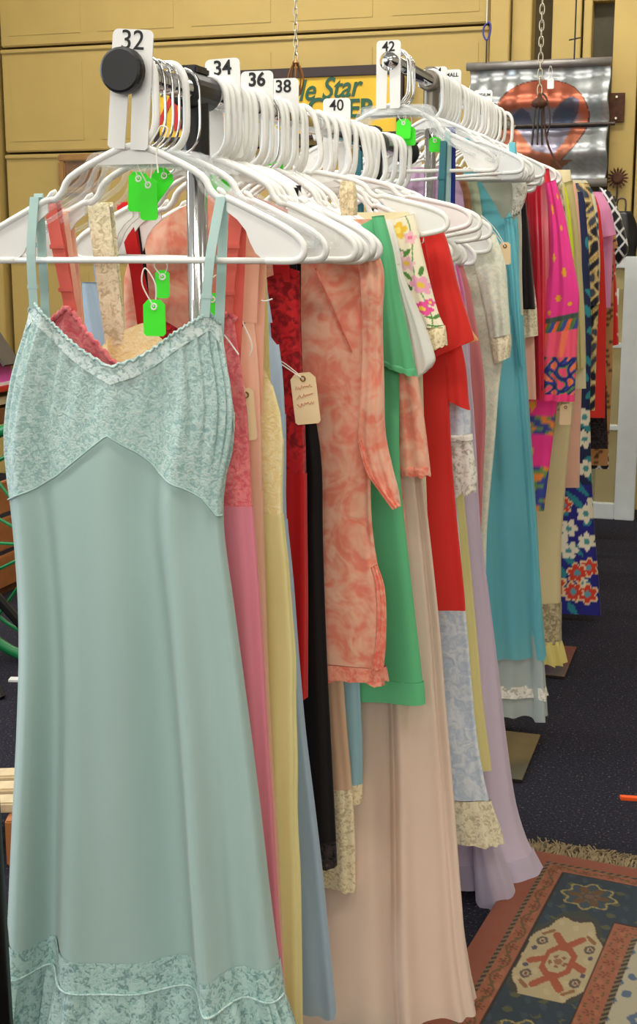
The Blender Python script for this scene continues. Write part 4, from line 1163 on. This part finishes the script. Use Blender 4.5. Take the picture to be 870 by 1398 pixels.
# ------------------------------------------------------------------ price tags
def price_tag(px, py, Y, w, h, m, label, hole=True, hang=None, rot=0, tilt=0, group=None, writing=None):
    """tag card centred at the pixel, string up to the pixel hang"""
    x, z = P(px, py, Y)
    e = empty('price_tag', (x, Y, z), label, 'price tag', group); e.rotation_euler = (0, tilt, rot)
    c_ = w*.22; a, b_ = w/2, h/2
    poly = [(-a, -b_+.003), (-a+.003, -b_), (a-.003, -b_), (a, -b_+.003), (a, b_-c_), (a-c_, b_), (-a+c_, b_), (-a, b_-c_)]
    MB().plate(poly, -.0006, .0006).build('card', m, e)
    MB().sweep([(.0032*math.cos(k*.5236), -.0008, b_-.008+.0032*math.sin(k*.5236)) for k in range(12)], .0011, 6, True).build('eyelet', M['brass'] if m is M['cream_tag'] else M['string'], e)
    if hang:
        hx, hz = P(*hang, Y); q = (hx-x, -.004, hz-z)
        mid = (q[0]*.4-.008, -.006, (b_-.008+q[2])*.55); mid2 = (q[0]*.6+.008, -.002, (b_-.008+q[2])*.55)
        MB().sweep(smooth_path([(0, -.001, b_-.008), mid, q, mid2, (.001, .001, b_-.008)], 6), .0008, 5).build('string', M['string'], e)
    if writing:
        rn = random.Random(8)
        for i in range(writing):
            zc_ = b_-.019-i*h*.17; pts = []; xx = -w*.34
            while xx < w*.34:
                pts.append((xx, -.0011, zc_+xx*.12+rn.uniform(-.0028, .0028))); xx += .0016
            MB().sweep(pts, .00035, 4).build('handwriting', M['redpen'], e)
    return e
gt = 'neon green price tags'
price_tag(211, 434, 1.385, .027, .041, M['green_tag'], 'neon green tag hanging in front of the aqua slip neckline', hang=(200, 366), group=gt)
price_tag(222, 388, 1.462, .017, .033, M['green_tag'], 'small neon green tag just behind the aqua slip hanger', hang=(218, 352), rot=.4, group=gt)
price_tag(203, 272, 1.445, .022, .048, M['green_tag'], 'neon green tag hanging below the first hanger peak', hang=(197, 206), group=gt)
price_tag(189, 262, 1.468, .026, .046, M['green_tag'], 'neon green tag overlapped by the one below the first hanger peak', hang=(200, 206), tilt=.06, group=gt)
price_tag(216, 252, 1.50, .026, .042, M['green_tag'], 'tilted neon green tag behind the first hanger peak', hang=(212, 208), tilt=.7, group=gt)
price_tag(290, 420, 1.545, .02, .036, M['green_tag'], 'neon green tag half hidden behind the aqua right strap', hang=(297, 375), group=gt, rot=.3)
price_tag(300, 248, 1.66, .03, .026, M['green_tag'], 'neon green tag beside the chrome rack post', hang=(297, 222), group=gt)
price_tag(376, 230, 1.90, .024, .02, M['green_tag'], 'small neon green tag under the number 36 hangers', hang=(378, 214), group=gt)
price_tag(551, 176, 2.64, .03, .038, M['green_tag'], 'neon green tag under the number 42 divider', hang=(548, 152), group=gt)
price_tag(559, 186, 2.655, .026, .036, M['green_tag'], 'neon green tag overlapped by another under the number 42 divider', hang=(556, 152), group=gt)
price_tag(594, 197, 2.69, .024, .03, M['green_tag'], 'neon green tag beside the teal strap on the taller rack', hang=(592, 172), group=gt)
price_tag(417, 544, 1.70, .036, .070, M['cream_tag'], 'cream manila tag with red handwriting hanging by the red slip', hang=(361, 472), tilt=R_(-7), writing=3)
price_tag(338, 566, 1.495, .020, .064, M['cream_tag'], 'plain manila tag edge on between the pink and peach slips', hang=(300, 430), rot=.7, tilt=R_(-5))
price_tag(690, 346, 2.72, .022, .045, M['cream_tag'], 'blank manila tag hanging over the mint brocade shoulder', hang=(660, 292), tilt=R_(-3))
price_tag(772, 566, 3.47, .03, .055, M['cream_tag'], 'manila tag hanging below the pink caftan sleeve', rot=.4)
# plastic loop ties
for (pts, Y), tl in zip((([(205,196),(214,182),(220,172),(229,176),(224,190),(214,205),(216,236)], 1.40), ([(284,428),(296,446),(310,462),(326,484)], 1.45), ([(326,416),(330,436),(344,470),(341,486)], 1.49), ([(357,410),(362,411),(372,408)], 1.50)), ('thin white tie string looped at the first hanger peak', 'thin white string hanging across the coral lace bodice', 'thin white string hanging beside the peach strap', 'short white string end poking out beside the peach slip')):
    x0, z0 = P(*pts[0], Y)
    o = MB().sweep(smooth_path([(P(a, b_, Y)[0]-x0, 0, P(a, b_, Y)[1]-z0) for a, b_ in pts], 5), .0009, 5).build('plastic_tie', M['string'], loc=(x0, Y, z0))
    tag(o, tl, 'string', 'tie strings')

# ------------------------------------------------------------------ things on the back wall
# painted sign
sx0, sz1 = P(205, 96, 6.12); sx1, sz0 = P(548, 183, 6.12)
sz1 = P(400, 92, 6.12)[1]; sz0 = P(400, 186, 6.12)[1]
s = empty('painted_sign', ((sx0+sx1)/2, 6.15, sz0), 'yellow painted sign with dark frame and green lettering on the garage door', 'sign')
hwS = (sx1-sx0)/2; hh = sz1-sz0
M['signyellow'] = plain('sign_yellow', (226,184,40), .5, var=.08, scale=6)
M['signgreen'] = plain('sign_green', (26,84,62), .5)
M['signred'] = plain('sign_red', (196,34,28), .5)
MB().box(-hwS, hwS, .0, .02, 0, hh).build('board', M['signyellow'], s)
fm = M['blackpaint']
fm = plain('sign_dark_frame', (48,30,26), .5)
for q in ((-hwS, hwS, -.012, .024, hh-.045, hh), (-hwS, hwS, -.012, .024, -.01, .012), (-hwS, -hwS+.03, -.012, .024, .012, hh-.045), (hwS-.03, hwS, -.012, .024, .012, hh-.045)):
    MB().box(*q).build('frame', fm, s, bevel=.003)
def stext(body, px, py, size, m_, bold, shear, sx=1.0, ang=0):
    x, z = P(px, py, 6.12)
    text_obj('lettering', body, size, m_, s, (x-s.location.x, -.003, z-s.location.z), (R_(90), R_(ang), 0), bold=bold, shear=shear, ext=.002, sx=sx)
stext('le Star', 446, 121, .135, M['signgreen'], .0015, .35, .86, -3)
stext('ER', 491, 148, .115, M['signgreen'], .003, 0, 1.05)
stext('C', 430, 147, .115, M['signgreen'], .003, 0, 1.05)
stext('W', 224, 155, .25, M['signred'], .004, .3, .8)
stext('M', 250, 161, .16, M['signred'], .004, .2, .8)

# gilt picture frame on the door
x0, z1_ = P(73, 210, 6.14); x1, z0_ = P(130, 264, 6.14)
e = empty('picture_frame', ((x0+x1)/2, 6.18, z0_), 'gilt wooden picture frame on the yellow door behind clear hangers', 'picture frame')
a = (x1-x0)/2; hh_ = z1_-z0_
for q in ((-a, a, 0, .03, hh_-.035, hh_), (-a, a, 0, .03, 0, .035), (-a, -a+.035, 0, .03, .035, hh_-.035), (a-.035, a, 0, .03, .035, hh_-.035)):
    MB().box(*q).build('moulding', M['goldwood'], e, bevel=.006)
MB().box(-a+.035, a-.035, .012, .02, .035, hh_-.035).build('picture', plain('brown_picture', (120,84,50), .4, var=.4, scale=9), e)

# galvanised sheet with painted oval
YS = 6.02
c00 = P(641, 90, YS); c10 = P(834, 88, YS); c01 = P(641, 248, YS); c11 = P(834, 248, YS)
sxa, sxb = c00[0], c10[0]; sza, szb = c00[1], c01[1]
e = empty('metal_sign', ((sxa+sxb)/2, YS, szb), 'crumpled galvanised metal sheet with orange painted oval hanging on the wall', 'metal sign')
Wd, Hg = sxb-sxa, sza-szb
def sheet_p(s_, t):
    return ((s_-.5)*Wd*(1+.012*math.sin(t*17)*(1 if s_ > .5 else -1)), .012*math.sin(t*14.5+.5)+.004*math.sin(s_*9+t*5)+.003*math.sin(s_*31), Hg*(1-t)-.01)
def mixc(a, b, t): t = max(0, min(1, t)); return tuple(a[i]+(b[i]-a[i])*t for i in range(3))
def sheet_c(s_, t):
    # painted face of the sheet: orange shield with blue leaf shapes on bare zinc, plus a painted-in reflection band
    n = math.sin(s_*61+3*math.sin(t*33))*math.sin(t*71+2*math.sin(s_*43))
    grey = mixc((170,174,174), (150,154,154), .5+.5*n)
    cxv, cyv = .53, .45
    ex = abs(s_-cxv)/.335
    if t < cyv: e_ = ex**2.2+(abs(t-cyv)/.33)**2.2
    else:
        q = (t-cyv)/.45; e_ = ex/(max(.001, (1-q**1.8))**.75) if q < 1 else 9
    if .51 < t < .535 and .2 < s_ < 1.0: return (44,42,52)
    if .80 < t < .95 and .60 < s_ < .78 and (s_-.60)*.9+(t-.80) < .15: return (150,104,78)
    if e_ < 1:
        if e_ > .96: return (84,58,52)
        c_ = mixc((172,94,70), (184,116,90), (t-.2)/.6)
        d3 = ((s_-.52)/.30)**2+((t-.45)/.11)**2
        c_ = mixc(c_, (140,150,170), (1.1-d3)*1.6)  # pale blue-white band: a reflection put into the colour
        if poly_in(s_, t, [(.27,.51),(.32,.42),(.39,.35),(.44,.40),(.47,.51)]): c_ = mixc(c_, (84,96,122), .8)
        if poly_in(s_, t, [(.60,.51),(.61,.40),(.66,.32),(.74,.27),(.80,.30),(.79,.40),(.74,.51)]): c_ = mixc(c_, (80,90,110), .85)
        if poly_in(s_, t, [(.36,.535),(.74,.535),(.70,.66),(.62,.76),(.48,.72)]): c_ = mixc(c_, (132,146,172), .8)
        return c_
    return grey
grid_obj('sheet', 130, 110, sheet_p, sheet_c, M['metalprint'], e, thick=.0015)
for z_ in (Hg-.005, -.012):
    MB().sweep([(-Wd/2-.01, -.008, z_), (Wd/2+.005, -.008, z_)], .018, 12).build('rolled_edge', plain('dull_zinc', (150,146,142), .45, .55, var=.2), e, smooth=True)
MB().sweep([(-.32*Wd, -.014, Hg*.47), (Wd/2+.03, -.014, Hg*.47)], .008, 8).build('cross_rod', M['iron'], e)
# rusty plate beside it, sunflower hook
x, z = P(841, 146, 6.1); tag(MB().box(-.036, .036, -.004, .004, -.062, .062).build('hinge_plate', M['rust'], loc=(x, 6.13, z), bevel=.002), 'rusty rectangular iron plate beside the metal sheet', 'iron plate')
o = bpy.data.objects['hinge_plate']
for zz in (-.045, .045): MB().lathe([(.005, 0), (.005, .004), (.002, .006)], (0, -.008, zz), 'y', 8).build('screw', M['link'], o)
x, z = P(843, 243, 6.1)
e = empty('sunflower_hook', (x, 6.12, z), 'rusty iron sunflower wall hook on the yellow post', 'wall hook')
for k in range(16):
    a = 2*math.pi*k/16
    MB().add([(math.cos(a-.2)*.02, 0, math.sin(a-.2)*.02), (math.cos(a+.2)*.02, 0, math.sin(a+.2)*.02), (math.cos(a+.12)*.038, -.006, math.sin(a+.12)*.038), (math.cos(a)*.05, -.002, math.sin(a)*.05), (math.cos(a-.12)*.038, -.006, math.sin(a-.12)*.038)], [(0, 1, 2, 3, 4)]).build('petal', M['rust'], e)
MB().lathe([(.027, 0), (.027, -.006), (.018, -.012)], (0, 0, 0), 'y', 20).build('flower_centre', M['rust'], e)
MB().sweep(smooth_path([(0, 0, -.03), (0, -.002, -.075), (-.004, -.02, -.10), (-.008, -.036, -.095), (-.01, -.04, -.078)], 5), .0045, 8).build('hook', M['iron'], e)

# black cloth bag hanging on the post below the hook
x, z = P(846, 320, 6.05)
g = MB()
vs = []
for i in range(13):
    t = i/12; zz = .10-.22*t; r = .045+.035*math.sin(min(1, t*1.3)*2.2)
    for k in range(20):
        a = 2*math.pi*k/20; vs.append((r*math.cos(a)+.004*math.sin(5*a+t*4), .4*r*math.sin(a)+.003*math.sin(7*a), zz))
g.add(vs, [(i*20+k, i*20+(k+1) % 20, (i+1)*20+(k+1) % 20, (i+1)*20+k) for i in range(12) for k in range(20)]+[tuple(range(20)), tuple(240+k for k in range(19, -1, -1))])
e = empty('cloth_bag', (x, 6.07, z), 'black cloth bag hanging on the yellow post under the sunflower hook', 'bag')
g.build('pouch', M['blackpaint'], e, smooth=True)
MB().sweep(smooth_path([(-.02, 0, .1), (-.015, .02, .15), (.015, .02, .15), (.02, 0, .1)], 5), .004, 6).build('strap', M['blackpaint'], e)

# ------------------------------------------------------------------ chains from the ceiling
def chain_mesh(n, pitch, r, wire):
    """returns list of (mesh) for two alternating link orientations"""
    out = []
    for o_ in (0, 1):
        pts = []
        for k in range(16):
            a = 2*math.pi*k/16; x = r*math.cos(a); z = math.copysign(abs(math.sin(a))**.8, math.sin(a))*pitch*.68
            pts.append((x, 0, z) if o_ == 0 else (0, x, z))
        out.append(MB().sweep(pts, wire, 6, True).mesh('chain_link', M['link'], True))
    return out
def chain(x, y, z0, z1, label, pitch=.024, r=.0075, wire=.002):
    e = empty('hanging_chain', (x, y, z0), label, 'chain', 'chains hanging from the ceiling')
    ms = chain_mesh(0, pitch, r, wire); n = int((z1-z0)/pitch)
    for i in range(n): link(ms[i % 2], 'chain_link', e, (0, 0, (i+.5)*pitch))
    return e
x, z = P(404, 84, 3.6); chain(x, 3.6, z, ZC, 'thin zinc chain hanging above the painted sign', .02, .006, .0016)
e = empty('hook_cluster', (x, 3.6, z-.10), 'cluster of rusty wire hooks hanging on a chain before the sign', 'hooks')
for k in range(5):
    a = k*1.25
    MB().sweep(smooth_path([(0, 0, .10), (.012*math.cos(a), .012*math.sin(a), .085), (.022*math.cos(a), .022*math.sin(a), .05), (.008*math.cos(a), .008*math.sin(a), .01), (-.012*math.cos(a), -.012*math.sin(a), .02+.006*k)], 5), .0028, 6).build('wire_hook', plain('rusty_brass_wire', (130,84,40), .6, .6), e, smooth=True)
MB().lathe([(.004, 0), (.011, .008), (.004, .018)], (0, 0, .088), 'z', 12).build('knot', M['brass'], e)
x, z = P(737, 128, 4.7); chain(x, 4.7, z, ZC, 'zinc chain hanging in front of the metal sheet', .026, .0078, .0020)
e = empty('iron_pot_hanger', (x, 4.7, z-.16), 'rusty iron hanger with hub and curved prongs on the chain', 'iron hanger'); e.scale = (.72, .72, .95)
MB().lathe([(.006, .17), (.012, .155), (.036, .142), (.04, .132), (.028, .122), (.008, .116)], (0, 0, 0), 'z', 18).build('hub', M['rust'], e, smooth=True)
for dx, dy in ((-.018, -.012), (0, -.02), (.014, -.008)):
    MB().sweep(smooth_path([(dx, dy, .125), (dx*1.2, dy*1.2, .06), (dx*1.5, dy*1.4, -.01)], 5), .005, 8).build('prong', M['iron'], e)
MB().sweep(smooth_path([(.02, 0, .13), (.03, -.01, .06), (.05, -.01, -.01), (.09, -.01, -.07), (.125, -.005, -.105)], 6), .0045, 8).build('curved_arm', M['rust'], e)
MB().sweep(smooth_path([(.014, 0, .17), (.034, 0, .15), (.05, 0, .10), (.052, 0, .06), (.04, 0, .02), (.046, 0, -.01)], 6), .004, 8).build('curved_arm', M['iron'], e)
x, z = P(665, 38, 5.95)
e = empty('rope_with_hook', (x, 5.95, z), 'blue spring hook on a dark cord holding the metal sheet', 'cord')
MB().sweep(smooth_path([(0, 0, .02), (-.014, 0, .0), (-.014, 0, -.03), (0, 0, -.05), (.012, 0, -.03), (.016, 0, 0), (.012, 0, .02)], 5, True), .004, 8).build('spring_hook', M['blueplastic'], e, smooth=True)
MB().sweep([(0, 0, .02), (0, 0, ZC-z)], .004, 6).build('upper_cord', M['link'], e)
MB().sweep([(0, 0, -.05), (0, 0, c00[1]-z)], .003, 6).build('lower_cord', M['blackpaint'], e)
x, z = P(786, 30, 5.95)
e = empty('hanging_rope', (x, 5.95, c00[1]), 'dark cord with small cross wire holding the metal sheet', 'cord')
MB().sweep([(0, 0, 0), (0, 0, ZC-c00[1])], .0035, 6).build('cord', M['blackpaint'], e)
zc_ = P(786, 53, 5.95)[1]-c00[1]; MB().sweep([(-.025, 0, zc_-.004), (.025, 0, zc_+.004)], .003, 6).build('cross_wire', M['iron'], e)
x, z = P(752, 114, 5.96)
price_tag(752, 114, 5.95, .028, .044, M['card'], 'small white tag hanging in front of the metal sheet', hang=(752, 90))

# ------------------------------------------------------------------ white sash panel standing by the back wall
YP = 5.93
xr = P(876, 500, YP)[0]; xl_ = xr-.62; ztp = P(860, 350, YP)[1]
e = empty('window_sash', ((xl_+xr)/2, YP, 0), 'old white painted window sash with three panes standing on the carpet', 'window sash')
hs = (xr-xl_)/2; st = .088
MB().box(-hs, -hs+st, -.02, .02, 0, ztp).build('stile', M['sash'], e, bevel=.003)
MB().box(hs-st, hs, -.02, .02, 0, ztp).build('stile', M['sash'], e, bevel=.003)
zz = [0, .072]+[P(840, q, YP)[1] for q in (587, 580, 475, 468, 366)]+[ztp]
for a, b_ in ((zz[0], zz[1]), (zz[2], zz[3]), (zz[4], zz[5]), (zz[6], zz[7])):
    MB().box(-hs+st, hs-st, -.018, .018, a, b_).build('rail', M['sash'], e, bevel=.003)
for a, b_ in ((zz[1], zz[2]), (zz[3], zz[4]), (zz[5], zz[6])):
    MB().box(-hs+st, hs-st, -.003, .003, a, b_).build('pane', M['glass'], e)
x, z = P(841, 405, YP-.03)
MB().box(-.012, .012, -.0235, -.0225, -.035, .035).build('paper_note', M['card'], e, loc=(x-(xl_+xr)/2, 0, z))

# ------------------------------------------------------------------ things on the left
# table carrying the birdhouse
YT = 4.55
x, z = P(0, 523, YT)
tz = z; xe = P(24, 523, YT)[0]
e = empty('side_table', (xe-.3, YT, 0), 'brown wooden side table with red edged top under the pink birdhouse', 'side table')
MB().box(-.32, .30, -.2, .2, tz-.022, tz).build('table_top', M['redpaint'], e, bevel=.003)
MB().box(-.29, .27, -.18, .18, tz-.075, tz-.045).build('apron', M['palewood'], e)
MB().box(-.29, .27, -.17, .17, tz-.15, tz-.09).build('drawer', M['wood'], e, bevel=.004)
MB().box(-.29, .27, -.18, .18, .2, .225).build('shelf', M['wood'], e)
for a in (-.28, .26):
    for b_ in (-.17, .17): MB().box(a-.018, a+.018, b_-.018, b_+.018, 0, tz-.022).build('leg', M['wood'], e, bevel=.003)
# birdhouse
xb, zb = P(2, 518, YT)
e = empty('birdhouse', (xb-.012, YT-.05, tz), 'pink birdhouse with grey pitched roof and white trim', 'birdhouse')
bw = .058; bh = .10
MB().plate([(-bw, .012), (bw, .012), (bw, bh), (0, bh+.085), (-bw, bh)], -.05, .05).build('body', M['pinkpaint'], e)
MB().box(-bw-.012, bw+.006, -.06, .06, 0, .012).build('floor_board', M['whitepaint'], e)
MB().box(bw-.004, bw+.006, -.054, -.05, .012, bh).build('corner_trim', M['whitepaint'], e)
MB().box(-bw, bw-.008, -.062, -.05, bh-.012, bh-.002).build('cross_trim', M['whitepaint'], e)
MB().lathe([(.009, 0), (.009, -.002)], (.004, -.0505, bh-.034), 'y', 16).build('entrance_hole', M['black'], e)
for sg in (-1, 1):
    MB().obox((sg*.042, 0, bh+.046), (sg*.048, 0, -.068), (0, .058, 0), (.004*sg, 0, .0035)).build('roof_board', M['greyroof'], e)
MB().obox((.012, -.0515, .045), (.012, 0, .008), (0, .001, 0), (-.006, 0, .012)).build('painted_flower', plain('plum_paint', (110,40,70), .5), e)
# crate on the floor with small things
x, y = PF(20, 815); 
e = empty('wooden_crate', (x-.34, y+.10, 0), 'brown wooden crate on the blue carpet behind the green wheel', 'crate')
for k in range(3): MB().box(-.3, .3, -.26, -.24, .03+k*.13, .14+k*.13).build('slat', M['orangewood'], e, bevel=.003)
for k in range(3): MB().box(.28, .30, -.24, .24, .03+k*.13, .14+k*.13).build('slat', M['orangewood'], e, bevel=.003)
MB().box(-.3, .28, -.24, .24, .0, .03).build('crate_floor', M['wood'], e)
for a in (-.27, .27): MB().box(a-.02, a+.02, -.24, -.2, .03, .42).build('corner_post', M['wood'], e)
for k, (dx, dz_, m_, l_) in enumerate(((.2, .445, M['redpaint'], 'red wooden ball lying on the wooden crate'), (.14, .44, M['orange'], 'orange wooden ball lying on the wooden crate'))):
    o = MB().lathe([(.028*math.sin(a), -.028*math.cos(a)) for a in [q*math.pi/10+.02 for q in range(11)]], (0, 0, 0), 'z', 16).build('wooden_ball', m_, smooth=True, loc=(x-.34+dx, y+.10-.20, dz_))
    tag(o, l_, 'ball')
# green wheel
YW = 3.28
xw, zw = P(64, 745, YW); rw = max(.22, zw-.006)
e = empty('spoked_wheel', (xw, YW, 0), 'green enamelled spoked wheel standing on the carpet behind the aqua slip', 'wheel')
ring = [(rw*math.cos(2*math.pi*k/48), 0, zw+rw*math.sin(2*math.pi*k/48)) for k in range(48)]
MB().sweep(ring, .016, 8, True).build('rim', M['greenpaint'], e, smooth=True)
MB().sweep([(p[0]*.8, 0, zw+(p[2]-zw)*.8) for p in ring], .006, 8, True).build('inner_rim', M['greenpaint'], e, smooth=True)
for k in range(14):
    a = 2*math.pi*k/14+.02
    MB().sweep([(.03*math.cos(a), 0, zw+.03*math.sin(a)), (rw*math.cos(a), 0, zw+rw*math.sin(a))], .005, 6).build('spoke', M['greenpaint'], e)
MB().lathe([(.035, -.03), (.035, .03)], (0, 0, zw), 'y', 16).build('hub', M['greenpaint'], e)
# low slatted stool
x, y = PF(14, 1180)
e = empty('slatted_stool', (x-.14, y+.06, 0), 'low stool with pale slats and brown wooden side on the blue carpet', 'stool')
for k in range(3): MB().obox((.0, -.06+k*.075, .105), (.17, .07, 0), (-.009, .022, 0), (0, 0, .011)).build('slat', M['palewood'], e, bevel=.004)
for sg in (-1, 1): MB().obox((sg*.11, sg*.045, .047), (.012, .005, 0), (-.04, .11, 0), (0, 0, .047)).build('side_panel', M['orangewood'], e, bevel=.003)
# black lacquered stand: tripod legs and pole
xa, za = P(3, 1398, 1.22); xb_, zb_ = P(-14, 1120, 1.22)
k_ = (xa-xb_)/(za-zb_); xf = xa-k_*za
e = empty('black_stand', (xf, 1.22, 0), 'black lacquered pole of a leaning stand beside the aqua slip', 'stand')
MB().sweep([(0, 0, .006), (k_*1.3, 0, 1.3)], .013, 12).build('pole', M['blackpaint'], e, smooth=True)
MB().lathe([(.02, 0), (.02, .012), (.013, .02)], (0, 0, .0), 'z', 14).build('rubber_foot', M['black'], e)
MB().sweep(smooth_path([(k_*1.3, 0, 1.3), (k_*1.3-.03, 0, 1.36), (k_*1.3-.07, 0, 1.35), (k_*1.3-.08, 0, 1.31)], 5), .013, 12).build('crook', M['blackpaint'], e, smooth=True)
x, y = PF(7, 955)
e = empty('black_stool', (x-.30, y+.15, 0), 'black wooden stool with splayed legs on the blue carpet', 'stool')
MB().lathe([(.10, .30), (.11, .31), (.11, .325), (.10, .335)], (0, 0, 0), 'z', 28).build('seat', M['blackpaint'], e)
for sx_, sy_ in ((1, 1), (1, -1), (-1, 1), (-1, -1)): MB().sweep([(sx_*.07, sy_*.07, .305), (sx_*.29, sy_*.15, .004)], [.016, .013], 8).build('leg', M['blackpaint'], e)
bpy.context.view_layer.update()
